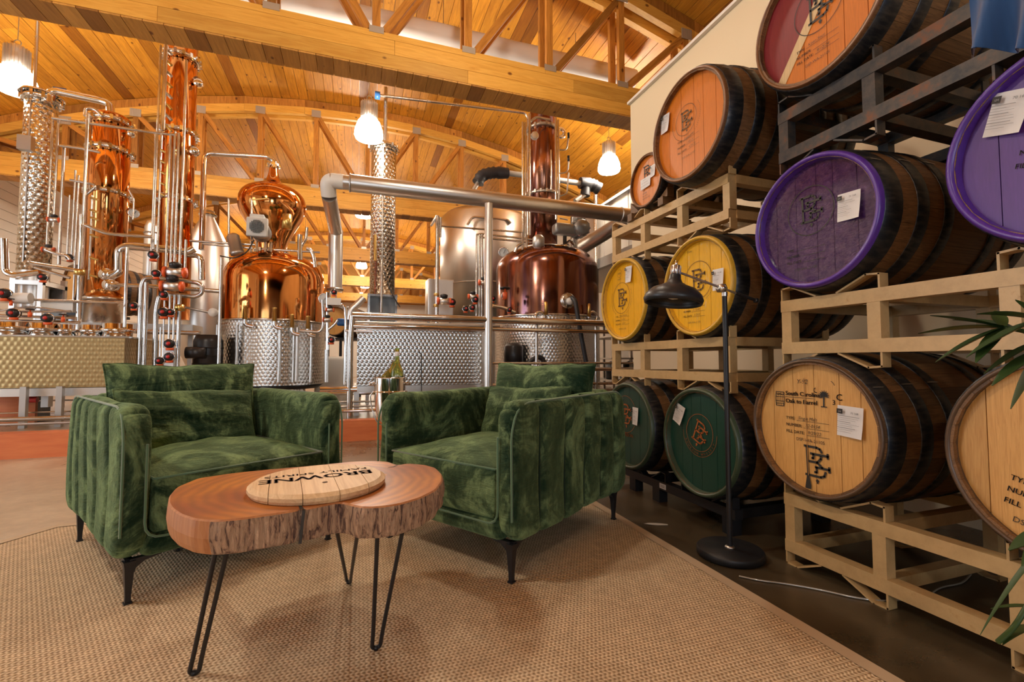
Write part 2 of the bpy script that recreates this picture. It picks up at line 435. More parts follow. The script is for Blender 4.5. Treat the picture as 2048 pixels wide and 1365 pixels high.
def text_polys(s, size=1., font=None):
    """flat glyph mesh of a string: verts 2D (centred on x), faces"""
    if s not in TXT:
        cu = bpy.data.curves.new('t', 'FONT'); cu.body = s; cu.size = 1; cu.resolution_u = 2; cu.align_x = 'LEFT'
        ob = bpy.data.objects.new('t', cu); COL.objects.link(ob)
        dg = bpy.context.evaluated_depsgraph_get(); me = bpy.data.meshes.new_from_object(ob.evaluated_get(dg))
        TXT[s] = ([(v.co.x, v.co.y) for v in me.vertices], [tuple(p.vertices) for p in me.polygons])
        bpy.data.objects.remove(ob); bpy.data.meshes.remove(me); bpy.data.curves.remove(cu)
    vs, fs = TXT[s]; return [(x*size, y*size) for x, y in vs], fs
class Ink:
    """flat print laid on a plane; place(u, v) -> world/local point"""
    def __init__(s, place): s.p = place; s.mb = MB()
    def text(s, t, u, v, size, align='L', slant=0., bold=0, ang=0., sx=1.):
        vs, fs = text_polys(t, size)
        if not vs: return
        w = max(x for x, y in vs)*sx; off = {'L': 0, 'C': -w/2, 'R': -w}[align]
        ca, sa = math.cos(ang), math.sin(ang)
        for k in range(1+bold):
            e = k*size*.035
            q = [(x*sx+off+y*slant+e, y) for x, y in vs]
            s.mb.add([s.p(u+a*ca-b*sa, v+a*sa+b*ca) for a, b in q], fs)
    def line(s, pts, wd, closed=False):
        pts = [V((a, b)) for a, b in pts]
        if closed: pts = pts+[pts[0]]
        for a, b in zip(pts[:-1], pts[1:]):
            d = (b-a)
            if d.length < 1e-7: continue
            d.normalize(); nn = V((-d.y, d.x))*wd/2; a2, b2 = a-d*wd*.25, b+d*wd*.25
            s.mb.add([s.p(*(a2-nn)), s.p(*(b2-nn)), s.p(*(b2+nn)), s.p(*(a2+nn))], [(0, 1, 2, 3)])
    def poly(s, pts): s.mb.add([s.p(a, b) for a, b in pts], [tuple(range(len(pts)))])
    def ring(s, u, v, r, wd, a0=0, a1=360, n=40):
        s.line([(u+r*math.cos(R(a0+(a1-a0)*i/n)), v+r*math.sin(R(a0+(a1-a0)*i/n))) for i in range(n+1)], wd)
    def dots(s, u, v, r, a0, a1, n, sz):
        for i in range(n):
            a = R(a0+(a1-a0)*i/(n-1)); x, y = u+r*math.cos(a), v+r*math.sin(a)
            s.poly([(x-sz, y-sz), (x+sz, y-sz), (x+sz, y+sz), (x-sz, y+sz)])
    def mono(s, u, v, h, ang=0.):
        """interlocking slab-serif monogram, h tall"""
        k = h/2.0; ca, sa = math.cos(ang), math.sin(ang)
        def T(L): return [(u+(a*ca-b*sa)*k, v+(a*sa+b*ca)*k) for a, b in L]
        W = .15*k
        s.line(T([(-.72, .93), (.1, .93), (.32, .86), (.44, .66)]), W)
        s.line(T([(-.55, .93), (-.5, -.87)]), W)
        s.line(T([(-.3, .5), (.86, .5)]), W); s.line(T([(.82, .64), (.82, .36)]), W*.9)
        s.line(T([(-.12, .5), (-.12, .22), (-.22, .22)]), W); 
        s.line(T([(-.52, .0), (.12, .0), (.38, .26), (.38, .42)]), W); s.line(T([(.12, .0), (.46, -.26)]), W)
        s.line(T([(0, -.3), (.92, -.3)]), W); s.line(T([(.9, -.16), (.9, -.46)]), W)
        s.line(T([(.08, -.3), (.08, -.62), (-.05, -.62)]), W)
        s.line(T([(-.66, -.87), (.34, -.87), (.58, -.76), (.66, -.5)]), W)
        s.poly(T([(.0, -1.12), (.12, -1.02), (.24, -1.12), (.2, -1.22), (.04, -1.22)])); s.poly(T([(.07, -1.2), (.17, -1.2), (.17, -1.32), (.07, -1.32)]))
    def build(s, name, m, parent, **k): return s.mb.build(name, m, parent, **k)
M_BOARD = wood('pale_board_wood', (.80, .58, .34), (.62, .40, .20), (26, 1.2, 26), .5, False, .15)
M_BURN = mat('burnt_mark', (.10, .05, .035), .7)

# ================================================================== SETTING
XL, XR, YB, YF = -6.8, 6.8, -5.0, 27.0
def zroof(x): return 6.5-.034*x*x
# floor
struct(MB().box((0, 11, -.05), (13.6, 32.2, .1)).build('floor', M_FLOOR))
# raised still platform with its painted curb
YC = 5.5
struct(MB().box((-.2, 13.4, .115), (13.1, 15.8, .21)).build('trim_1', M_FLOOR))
o = struct(MB().box((-.2, YC-.02, .11), (13.15, .16, .24)).build('trim_2', M_CURB)); o['label'] = 'red painted concrete curb along the still platform'
# partition wall behind the racks
struct(MB().box((3.18, -.16, 2.0), (.16, 9.68, 4.0)).build('wall_right', M_WALL))
o = struct(MB().box((3.17, -.16, 4.015), (.22, 9.7, .03)).build('trim_3', M_WHITE))
# outer right wall
struct(MB().box((XR+.06, 11, 2.5), (.12, 32, 5.0)).build('wall_far_right', M_SIDING))
# left wall: base wall with an opening near the viewer, siding boards where it is seen
def wall_with_holes(name, plane, c, lo, hi, z1, holes, m, th=.12):
    """plane 'x' or 'y'; lo..hi run; holes: (a, b, z0, z1)"""
    mb = MB(); cur = lo
    def put(a, b, za, zb):
        if b-a < .001 or zb-za < .001: return
        if plane == 'x': mb.box((c, (a+b)/2, (za+zb)/2), (th, b-a, zb-za))
        else: mb.box(((a+b)/2, c, (za+zb)/2), (b-a, th, zb-za))
    for a, b, za, zb in sorted(holes):
        put(cur, a, 0, z1); put(a, b, 0, za); put(a, b, zb, z1); cur = b
    put(cur, hi, 0, z1)
    return struct(mb.build(name, m))
hl = [(1.5, 5.3, .3, 3.0), (13.6, 14.6, 1.2, 2.0)]
wl = wall_with_holes('wall_left', 'x', XL-.06, YB, YF, 4.93, hl, M_SIDING)
rs = random.Random(3)
BRD = MB().box((0, 0, 0), (.018, 1, .186)).mesh('siding_board', M_SIDING)
for i in range(22):
    z = .33+.2*i
    if z > 4.8: break
    for a, b in ((8.6, 13.6), (14.6, 20.5), (20.52, 26.9)) if 1.1 < z < 2.1 else ((8.6, 14.6), (14.62, 20.5), (20.52, 26.9)):
        link('board', BRD, wl, loc=(XL+.008+.004*(i % 2), (a+b)/2, z+.1), scale=(1, b-a-.01, 1))
def window(name, plane, c, a, b, z0, z1, nx, nz, m=M_WHITEP):
    w_ = struct(link(name, None))
    mb = MB(); t = .05
    def bx(u0, u1, v0, v1):
        if plane == 'x': mb.box((c, (u0+u1)/2, (v0+v1)/2), (.08, u1-u0, v1-v0))
        else: mb.box(((u0+u1)/2, c, (v0+v1)/2), (u1-u0, .08, v1-v0))
    bx(a, b, z0, z0+t); bx(a, b, z1-t, z1); bx(a, a+t, z0, z1); bx(b-t, b, z0, z1)
    for i in range(1, nx): u = a+(b-a)*i/nx; bx(u-.02, u+.02, z0, z1)
    for i in range(1, nz): v = z0+(z1-z0)*i/nz; bx(a, b, v-.02, v+.02)
    mb.build('frame', m, w_)
    for i in range(nx):
        for j in range(nz):
            u0, u1 = a+(b-a)*i/nx+.02, a+(b-a)*(i+1)/nx-.02; v0, v1 = z0+(z1-z0)*j/nz+.02, z0+(z1-z0)*(j+1)/nz-.02
            g = MB()
            if plane == 'x': g.box((c, (u0+u1)/2, (v0+v1)/2), (.006, u1-u0, v1-v0))
            else: g.box(((u0+u1)/2, c, (v0+v1)/2), (u1-u0, .006, v1-v0))
            g.build('pane', M_PANE, w_)
    return w_
window('window_1', 'x', XL-.06, 1.5, 5.3, .3, 3.0, 3, 2)
window('window_2', 'x', XL-.06, 13.6, 14.6, 1.2, 2.0, 2, 1)
wall_with_holes('wall_back', 'y', YB-.06, XL, XR, 4.93, [(-5.1, -1.7, .3, 3.0), (-.4, 1.0, .1, 2.4)], M_DARKW)
window('window_3', 'y', YB-.06, -5.1, -1.7, .3, 3.0, 3, 2)
window('window_4', 'y', YB-.06, -.4, 1.0, .1, 2.4, 2, 1)
wf = struct(MB().box((0, YF+.06, 2.1), (13.6, .12, 4.2)).build('wall_far', M_WHITE))
# gable ends above the plates
for nm, y in (('wall_far_gable', YF+.06), ('wall_back_gable', YB-.06)):
    mb = MB(); poly = [(XL, 4.19), (XR, 4.19)]+[(XR-(XR-XL)*i/24, zroof(XR-(XR-XL)*i/24)+.02) for i in range(25)]
    n = len(poly); vs = [(x, y-.06, z) for x, z in poly]+[(x, y+.06, z) for x, z in poly]
    mb.add(vs, [tuple(range(n))]+[tuple(range(n, 2*n))[::-1]]+[(i, (i+1) % n, n+(i+1) % n, n+i) for i in range(n)])
    struct(mb.build(nm, M_DECK if y < 0 else M_SOFF))
# vaulted plank ceiling: every plank of the three nearest bays is an object
ceil = struct(link('ceiling', None))
NP = 84; xs = []
s_tot = 0; x = XL-.05
PW = .172
while x < XR+.05 and len(xs) < 90:
    xs.append(x); sl = -.068*(x+PW/2); x += PW/math.sqrt(1+sl*sl)
plank_me = {}
def plank_mesh(L):
    if L not in plank_me:
        mb = MB(); hw = PW/2-.0025; t = .02; ch = .004
        prof = [(-hw, t), (-hw, ch), (-hw+ch, 0), (hw-ch, 0), (hw, ch), (hw, t)]
        vs = [(a, -L/2, b) for a, b in prof]+[(a, L/2, b) for a, b in prof]
        n = 6; mb.add(vs, [tuple(range(n)), tuple(range(n, 2*n))[::-1]]+[(i, n+i, n+(i+1) % n, (i+1) % n) for i in range(n)])
        plank_me[L] = mb.mesh('plank', M_DECK)
    return plank_me[L]
rs = random.Random(11)
far = MB()
for i in range(len(xs)-1):
    x0, x1 = xs[i], xs[i+1]; xm = (x0+x1)/2; z = (zroof(x0)+zroof(x1))/2; a = math.atan2(zroof(x1)-zroof(x0), x1-x0)
    ends = [-5.0, 2.4+rs.choice((0, 1.6, -1.2)), 7.2+rs.choice((-1, 0, 1.2)), 11.6+rs.choice((-1.3, 0, 1.1))]
    for y0, y1 in zip(ends[:-1], ends[1:]):
        L = round(y1-y0, 2); link('plank', plank_mesh(L), ceil, loc=(xm, (y0+y1)/2, z), rot=(0, -a, 0))
    yy = ends[-1]
    while yy < YF:
        y2 = min(YF, yy+rs.choice((3.2, 4.4, 5.2)))
        far.box((xm, (yy+y2)/2, z+.01), (PW-.006, y2-yy-.008, .02), (0, -a, 0)); yy = y2
o = far.build('far_planks', M_DECK, ceil); o['kind'] = 'stuff'
roof = MB()
for i in range(24):
    a = XL-.1+(XR-XL+.2)*i/24; b = XL-.1+(XR-XL+.2)*(i+1)/24
    roof.add([(a, YB-.1, zroof(a)+.03), (b, YB-.1, zroof(b)+.03), (b, YF+.1, zroof(b)+.03), (a, YF+.1, zroof(a)+.03)], [(0, 1, 2, 3)])
    roof.add([(a, YB-.1, zroof(a)+.12), (b, YB-.1, zroof(b)+.12), (b, YF+.1, zroof(b)+.12), (a, YF+.1, zroof(a)+.12)], [(0, 1, 2, 3)])
roof.build('roof_deck', M_DULL, ceil)

# ------------------------------------------------------------------ roof trusses
JX = [.15+1.06*k for k in range(-6, 7)]
ZB0, ZB1 = 4.2, 4.6
def ztop(x): return zroof(x)-.005
def make_truss(label):
    t = thing('roof_truss', label, 'truss', (0, 0, 0), 0, 'timber bowstring roof trusses')
    D = .32
    rr = random.Random(5)
    cuts = {0: [-6.8, -4.3, -1.9, 1.2, 3.9, 6.8], 1: [-6.8, -3.1, .35, 2.6, 5.2, 6.8], 2: [-6.8, -1.5, 2.2, 6.8]}
    for ply, y in ((0, .045), (1, D-.045)):
        for c, (za, zb) in enumerate(((4.2, 4.355), (4.358, 4.525), (4.528, 4.60))):
            for a, b in zip(cuts[c][:-1], cuts[c][1:]):
                MB().box(((a+b)/2, y, (za+zb)/2), (b-a-.003, .09, zb-za)).build('chord_board', M_PINE, t)
        # arched top chord, two courses of boards
        nseg = 12
        for c in range(2):
            for i in range(nseg):
                a = -6.8+13.6*i/nseg; b = -6.8+13.6*(i+1)/nseg; zo = -.155*c
                za, zb = ztop(a)+zo, ztop(b)+zo; y0, y1 = y-.045, y+.045
                q = [(a, za-.152), (b-.003, zb-.152), (b-.003, zb), (a, za)]
                vs = [(u, y0, v) for u, v in q]+[(u, y1, v) for u, v in q]
                MB().add(vs, [(0, 1, 2, 3), (7, 6, 5, 4), (0, 4, 5, 1), (1, 5, 6, 2), (2, 6, 7, 3), (3, 7, 4, 0)]).build('arch_board', M_PINE if c else M_WEB, t)
        for k, xj in enumerate(JX):
            kk = k-6; zt = ztop(xj)-.30
            if zt-4.6 > .1:
                MB().box((0, 0, 0), (.085, .06, zt-4.6)).build('post', M_WEB, t).location = (xj, y, (zt+4.6)/2)
            if kk != 0:
                x2 = JX[k+1] if kk < 0 else JX[k-1]
                if zt-4.6 > .15:
                    a = V((xj+(.05 if kk < 0 else -.05), y, zt-.03)); b = V((x2-(.09 if kk < 0 else -.09), y, 4.62))
                    d = b-a; L = d.length
                    o = MB().box((0, 0, 0), (.085, .055, L)).build('brace', M_WEB, t)
                    o.location = (a+b)/2; o.rotation_euler = (0, math.atan2(d.x, d.z), 0)
            # gusset plates top and bottom on the outward faces
            yo = -.004 if ply == 0 else D+.004
            if zt-4.6 > .1:
                g = MB()
                for q in range(5): g.box((xj-.07+.035*q, yo, zt+.02), (.024, .006, .15))
                g.box((xj, yo+(.002 if ply == 0 else -.002), zt+.02), (.18, .004, .15))
                g.build('gusset_plate', M_GUSS, t)
            g = MB().box((xj, yo, 4.61), (.16, .006, .075))
            g.build('gusset_plate', M_GUSS, t)
    # soffit planks under the pair
    xx = -6.75
    while xx < 6.7:
        MB().box((0, 0, 0), (PW-.006, D-.182+.18, .018)).build('soffit_plank', M_SOFF, t).location = (xx, D/2, 4.188)
        xx += PW
    return t
t1 = make_truss('nearest timber roof truss, crossing the top of the picture in front of the still columns')
t1.location = (0, 5.2, 0)
for i, lab in enumerate(('second timber roof truss, its arch framing the onion-shaped still head', 'third timber roof truss, seen behind the big insulated steel pipe',
                         'fourth timber roof truss, just above the far white duct', 'farthest timber roof truss, low above the far white wall')):
    t = copy_tree(t1); t.location = (0, 5.2*(i+2), 0); t['label'] = lab

# round fabric ducts running across the hall
def duct(label, y, z, x0, x1, r):
    t = thing('air_duct', label, 'duct', group='white round ventilation ducts'); n = int((x1-x0)/.35)
    MB().tube([(x0+(x1-x0)*i/n, y, z) for i in range(n+1)], r, 16, True, [r*(1 if i % 2 else .965) for i in range(n+1)]).build('duct_sleeve', M_DUCT, t)
    for i in range(4):
        x = x0+(x1-x0)*(i+.5)/4; MB().tube([(x, y, z+r*.9), (x, y, zroof(x)+.03)], .006, 6).build('hanger_wire', M_DULL, t)
duct('white round duct above the bottom chord of the nearest truss', 6.4, P(750, 42, Y=6.4).z, -4.2, 4.3, .16)
duct('white duct between the third and fourth roof truss', 17.6, P(720, 514, Y=17.6).z, -6.4, 5.8, .13)
duct('thin white duct far back below the fourth roof truss', 22.6, P(720, 565, Y=22.6).z, -6.4, 5.8, .11)

# ------------------------------------------------------------------ pendant lamps
def make_pendant():
    t = thing('pendant_lamp', 'x', 'lamp', group='high-bay pendant lamps')
    MB().lathe([(.0, .0), (.165, 0), (.178, .03), (.17, .11), (.135, .21), (.10, .25), (.0, .25)], n=20).build('globe', M_GLOBE, t)
    mb = MB().lathe([(0, .25), (.085, .25), (.085, .46), (.06, .49), (0, .49)], n=20)
    for i in range(20):
        a = 2*PI*i/20; mb.box((.092*math.cos(a), .092*math.sin(a), .36), (.03, .005, .21), (0, 0, a))
    mb.build('finned_housing', M_BRUSH, t)
    MB().torus((0, 0, .53), .03, .006, 14, 6, Matrix.Rotation(PI/2, 4, 'X').to_3x3()).build('hook', M_DULL, t)
    return t
pend = make_pendant()
def lamp_at(t, x, y, z, label):
    t.location = (x, y, z); t['label'] = label; s_ = 1.18 if y > 5 else .72 if x > 0 else 1.; t.scale = (s_,)*3
    top = zroof(x)-.02 if True else 0
    MB().tube([(0, 0, .555), (0, 0, (top-z)/s_)], .004, 6).build('chain', M_DULL, t)
lamps = [(-4.12, 7.3, 4.28, 'leftmost pendant lamp, glowing above the quilted column'), (.115, 7.1, 4.25, 'pendant lamp glowing above the slim quilted column in the middle'),
         (4.45, 7.45, 4.47, 'pendant lamp glowing beside the end of the cream wall'), (.1, 12.4, 4.66, 'far pendant lamp low behind the insulated pipe elbow')]
extra = [(1.0, 3.3, 4.42, 'pendant lamp just above the picture in front of the nearest truss'), (-2.3, 1.8, 3.9, 'pendant lamp out of the picture, high left over the left armchair'), (-3.3, -3.6, 3.9, 'unseen pendant lamp added behind the viewer'),  # the lamp behind the viewer is unseen, added for more illumination
         (0.1, 19, 4.6, 'middle pendant lamp of the row past the third truss'), (-3.3, 19, 4.4, 'left pendant lamp of the row past the third truss'),
         (3.6, 19, 4.4, 'right pendant lamp of the row past the third truss'), (.3, 24, 4.6, 'farthest pendant lamp near the far white wall')]
for i, (x, y, z, lb) in enumerate(lamps[1:]+extra): lamp_at(copy_tree(pend), x, y, z, lb)
lamp_at(pend, *lamps[0])

# ================================================================== DISTILLERY
def smp(px, Y, r=.07): return smooth_path([P(x, y, Y=Y if not isinstance(Y, list) else Y[i]) for i, (x, y) in enumerate(px)], r)
def pipe(parent, px, wpx, Y, m=None, n=10, r=.07, name='pipe', rad=None):
    """pipe run following photograph points at depth Y; wpx its width in pixels"""
    y0 = Y if not isinstance(Y, list) else Y[0]
    c = P(px[0][0], px[0][1], Y=y0); d = (c-CAM).dot(FW)
    return MB().tube(smp(px, Y, r), rad or wpx/FPX*d/2, n).build(name, m or M_STEEL, parent)
def vpipe(parent, px, ya, yb, wpx, Y, m=None, name='pipe', n=10):
    """upright pipe: px is its column at mid height"""
    X, Y_, r, za, zb = cyl(px, wpx, ya, yb, Y)
    return MB().tube([(X, Y, zb), (X, Y, za)], r, n).build(name, m or M_STEEL, parent)
def flange(parent, X, Y, R0, z, t=.022, bolts=14, m=None, name='flange'):
    mb = MB().lathe([(R0, -t), (R0+.035, -t), (R0+.035, t), (R0, t)], (X, Y, z), 36)
    for i in range(bolts):
        a = 2*PI*i/bolts; mb.box((X+(R0+.04)*math.cos(a), Y+(R0+.04)*math.sin(a), z), (.022, .03, t*2.6), (0, 0, a))
    return mb.build(name, m or M_CHROME, parent)
def valve(parent, px, py, Y, s=1., kind=0):
    """pneumatic valve actuator: body, orange end caps, black knob"""
    c = P(px, py, Y=Y); s *= .78; v = link('valve_actuator', None, parent, loc=c)
    v2 = MB()
    if kind == 0:     # lying body between orange caps
        MB().lathe([(.0, -.075*s), (.045*s, -.07*s), (.05*s, 0), (.045*s, .07*s), (0, .075*s)], n=14, mtx=Matrix.Rotation(PI/2, 3, 'Y')).build('valve_body', M_BRUSH, v)
        for q in (-1, 1): MB().lathe([(0, .07*s), (.052*s, .07*s), (.052*s, .095*s), (0, .1*s)], n=14, mtx=Matrix.Rotation(q*PI/2, 3, 'Y')).build('cap', M_ORANGEP, v)
        MB().lathe([(0, .05*s), (.05*s, .05*s), (.055*s, .085*s), (.03*s, .1*s), (0, .1*s)], n=12).build('knob', M_BLACKP, v)
    elif kind == 1:   # round black head with red centre and orange collar
        m = Matrix.Rotation(PI/2, 3, 'X')
        MB().lathe([(0, -.05*s), (.055*s, -.05*s), (.06*s, 0), (.055*s, .05*s), (0, .055*s)], n=16, mtx=m).build('valve_body', M_BLACKP, v)
        MB().lathe([(0, .056*s), (.025*s, .056*s), (.02*s, .075*s), (0, .078*s)], n=12, mtx=m).build('button', M_REDP, v)
        MB().torus((0, 0, 0), .06*s, .008*s, 16, 6, m).build('bezel', M_CHROME, v)
        MB().lathe([(0, -.085*s), (.045*s, -.085*s), (.045*s, -.055*s), (0, -.05*s)], n=12).build('cap', M_ORANGEP, v)
    else:             # hand wheel valve
        MB().lathe([(0, -.06*s), (.03*s, -.06*s), (.03*s, .03*s), (.012*s, .035*s), (.012*s, .07*s), (0, .07*s)], n=10).build('valve_body', M_ORANGEP, v)
        mb = MB().torus((0, 0, .08*s), .055*s, .012*s, 16, 6)
        for a in (0, 60, 120): mb.bar((.055*s*math.cos(R(a)), .055*s*math.sin(R(a)), .08*s), (-.055*s*math.cos(R(a)), -.055*s*math.sin(R(a)), .08*s), .012*s, .012*s)
        mb.build('wheel', M_BLACKP, v)
    return v
def gauge(parent, px, py, Y, r=.06, rz=0.):
    c = P(px, py, Y=Y); d = (CAM-c).normalized(); m = d.to_track_quat('Z', 'Y').to_matrix()
    g = MB().lathe([(0, -.02), (r, -.02), (r*1.05, 0), (r, .012), (r*.88, .012), (r*.88, .004), (0, .004)], c, 24, m).build('gauge', M_CHROME, parent)
    MB().lathe([(0, .006), (r*.86, .006)], c, 24, m).build('dial', M_WHITEP, g)
    MB().bar(c+m@V((0, -r*.2, .009)), c+m@V((r*.35, r*.55, .009)), .006, .003, up=m@V((0, 0, 1))).build('needle', M_BLACKP, g)
    return g
def column(name, label, px, wpx, ya, yb, Y, m, cap=True, seams=()):
    X, Y, r, za, zb = cyl(px, wpx, ya, yb, Y)
    t = thing(name, label, 'still' if 'still' in name else 'tank', (0, 0, 0))
    prof = [(0, zb), (r, zb), (r, za)]+([(r*.9, za+r*.12), (0, za+r*.18)] if cap else [(0, za)])
    MB().lathe(prof, (X, Y, 0), 40).build('column_shell', m, t)
    return t, X, Y, r, za, zb

# --- A: quilted column on the far left
A, ax, ay, ar, aza, azb = column('quilted_still', 'tall quilted steel column at the far left edge, left of the copper column', 75, 72, 195, 545, 7.2, M_QUILTC)
flange(A, ax, ay, ar, aza-.02, .03, 12)
MB().lathe([(ar+.06, aza+.02), (ar+.06, aza+.045), (ar-.02, aza+.045), (ar-.02, aza+.02)], (ax, ay, 0), 36).build('rim_ring', M_CHROME, A)
MB().lathe([(ar*.92, azb-.45), (ar*.95, azb)], (ax, ay, 0), 36).build('column_foot', M_BRUSH, A)
for dx in (-.02,): MB().box((ax-ar*.15, ay-ar*.99-.004, (aza+azb)/2), (.012, .012, aza-azb-.2)).build('seam_strip', M_DULL, A)
MB().box(P(52, 287, Y=6.8), (.13, .08, .17)).build('control_box', M_DULL, A)
vpipe(A, 72, 42, 182, 9, 7.2, M_STEEL)
pipe(A, [(60, 178), (80, 183), (96, 185)], 8, 7.1, M_STEEL)
pipe(A, [(96, 205), (98, 187), (112, 182), (205, 202), (220, 208), (222, 235)], 15, 7.1, M_CHROME, 12)
MB().box(P(122, 181, Y=7.1), (.13, .07, .035)).build('blue_clamp', M_BLUEP, A)
vpipe(A, 99, 240, 520, 10, 7.3, M_COPPER2)
for x, ya, yb, w_ in ((100, 225, 500, 6), (112, 240, 455, 6), (123, 290, 530, 8), (137, 390, 510, 5), (147, 340, 520, 5), (152, 350, 610, 5)): vpipe(A, x, ya, yb, w_, 6.7)
for q in [((104, 236), (285, 262)), ((120, 291), (170, 298), (200, 305)), ((92, 500), (112, 508), (135, 512), (140, 520))]: pipe(A, q, 6, 6.65)
for x, y in ((97, 500), (140, 515), (108, 440)): valve(A, x, y, 6.7, .8, 1 if y > 510 else 0)
# stand under it
S = thing('steel_stand', 'open steel box stand under the quilted column at the left edge', 'stand')
c0, c1 = P(18, 562, Y=6.9), P(70, 655, Y=6.9)
for x in (c0.x, c1.x):
    for y in (6.98, 7.42): MB().box((x, y, (c0.z+.1)/2+.1), (.05, .05, c0.z-.1)).build('leg', M_BRUSH, S)
MB().box(((c0.x+c1.x)/2, 7.2, c0.z), (c1.x-c0.x+.05, .5, .05)).build('top_frame', M_BRUSH, S)
MB().box(((c0.x+c1.x)/2, 7.4, (c0.z+c1.z)/2), (c1.x-c0.x, .02, c0.z-c1.z)).build('back_panel', M_GREYP, S)
# steel pipes left of it and the white insulated pipe
K = thing('pipe_rack', 'rows of steel pipes with orange and black valves on top of the left quilted tank', 'pipework')
pipe(K, [(8, 478), (10, 545), (28, 552), (80, 545)], 12, 6.3, M_CHROME, 12, .1)
pipe(K, [(0, 597), (48, 597)], 20, 6.0, M_BRUSH, 14); pipe(K, [(28, 597), (62, 597)], 22, 6.0, M_WHITEP, 14, name='pipe_insulation')
for q, w_ in ((((66, 600), (245, 606)), 5), (((0, 622), (60, 613), (140, 624)), 4), (((0, 632), (152, 637)), 6), (((40, 624), (142, 623)), 5), (((0, 641), (160, 645)), 6), (((62, 527), (150, 541), (165, 543)), 8), (((70, 535), (140, 556)), 6)):
    pipe(K, q, w_, 6.05)
for x, y, s_, k_ in ((28, 627, 1., 1), (96, 637, 1., 1), (60, 628, .7, 2), (126, 638, .7, 2), (10, 588, 1.1, 1), (86, 555, .8, 1), (22, 606, .6, 2)): valve(K, x, y, 5.95, s_, k_)
MB().box(P(117, 612, Y=6.1), (.27, .06, .13)).build('junction_box', M_WHITEP, K)
pipe(K, [(163, 470), (163, 430)], 8, 6.2); 
X_, Y_, r_, za_, zb_ = cyl(159, 9, 450, 660, 6.1); MB().tube([(X_, 6.1, zb_), (X_, 6.1, za_)], r_, 12).build('pipe', M_CHROME, K)
pipe(K, [(165, 448), (213, 468), (305, 474)], 7, 6.3)
MB().lathe([(0, .0), (.05, 0), (.05, .06), (0, .06)], P(160, 545, Y=6.05)-V((0, 0, .03)), 12).build('brass_joint', M_BRASS, K)

# --- B: short copper column
B, bx_, by_, br, bza, bzb = column('copper_still', 'short polished copper column with three bolted rings, second column from the left', 215, 86, 236, 602, 7.0, M_COPPER)
for y in (246, 303, 389):
    _, _, _, z, _ = cyl(215, 86, y, 602, 7.0); flange(B, bx_, by_, br, z, .022, 16)
MB().lathe([(br*.99, bzb-.42), (br*.99, bzb-.01), (br+.025, bzb-.01), (br+.025, bzb+.03), (br, bzb+.03)], (bx_, by_, 0), 36).build('column_foot', M_STEEL, B)
for q, w_ in ((((170, 232), (172, 216), (190, 218), (205, 233)), 6), (((258, 380), (268, 398), (266, 440)), 3), (((170, 392), (196, 370), (140, 360)), 5)): pipe(B, q, w_, 6.5)
vpipe(B, 167, 225, 640, 8, 6.45)
vpipe(B, 181, 390, 560, 5, 6.5)
for y in (395, 420, 435, 470, 515, 550): pipe(B, [(180, y), (196, y+5)], 5, 6.5, M_BRASS)
gauge(B, 268, 427, 6.7, .055)
pipe(B, [(222, 552), (238, 545), (238, 500), (256, 492), (345, 500), (376, 505), (388, 498)], 16, 6.45, M_CHROME, 14, .14)
pipe(B, [(222, 570), (300, 572), (320, 575)], 8, 6.5, M_CHROME)
vpipe(B, 252, 495, 655, 8, 6.2, M_CHROME)
for q in (((215, 550)), ((222, 571))): MB().lathe([(0, -.05), (.07, -.05), (.07, .05), (0, .05)], P(q[0], q[1], Y=6.6), 16, Matrix.Rotation(PI/2, 3, 'X')).build('coupling', M_CHROME, B)
for x, y in ((262, 266), (263, 425)): MB().lathe([(0, -.03), (.05, -.03), (.05, .03), (0, .03)], P(x, y, Y=6.9), 14, Matrix.Rotation(PI/2, 3, 'X')).build('port', M_CHROME, B)

# --- C: tall copper column through the truss
Cc, cx_, cy_, cr, cza, czb = column('tall_copper_still', 'tallest copper column, its top hidden by the nearest truss, left of the copper pot', 355, 68, 60, 640, 7.0, M_COPPER)
for y in (118, 267, 402):
    _, _, _, z, _ = cyl(355, 68, y, 602, 7.0); flange(Cc, cx_, cy_, cr, z, .022, 16)
for px, ya, yb, w_ in ((314, 88, 500, 5), (322, 88, 520, 5), (329, 88, 262, 9), (336, 262, 560, 5), (345, 262, 560, 5), (353, 265, 560, 6), (366, 118, 540, 6), (306, 262, 560, 4), (371, 480, 540, 6)): vpipe(Cc, px, ya, yb, w_, 6.4)
for i, y in enumerate(range(95, 260, 22)): pipe(Cc, [(328, y), (338, y+8), (343, y+14)], 6, 6.42, M_BRASS if i % 2 else M_DULL)
for i, y in enumerate(range(300, 400, 22)): pipe(Cc, [(322, y), (330, y+4)], 5, 6.4, M_BRASS)
for x, y in ((396, 165), (388, 302)): MB().lathe([(0, -.04), (.06, -.04), (.06, .04), (0, .04)], P(x, y, Y=6.9), 14, Matrix.Rotation(PI/2, 3, 'X')).build('sight_glass', M_CHROME, Cc)
pipe(Cc, [(285, 262), (310, 266), (350, 270)], 5, 6.4)
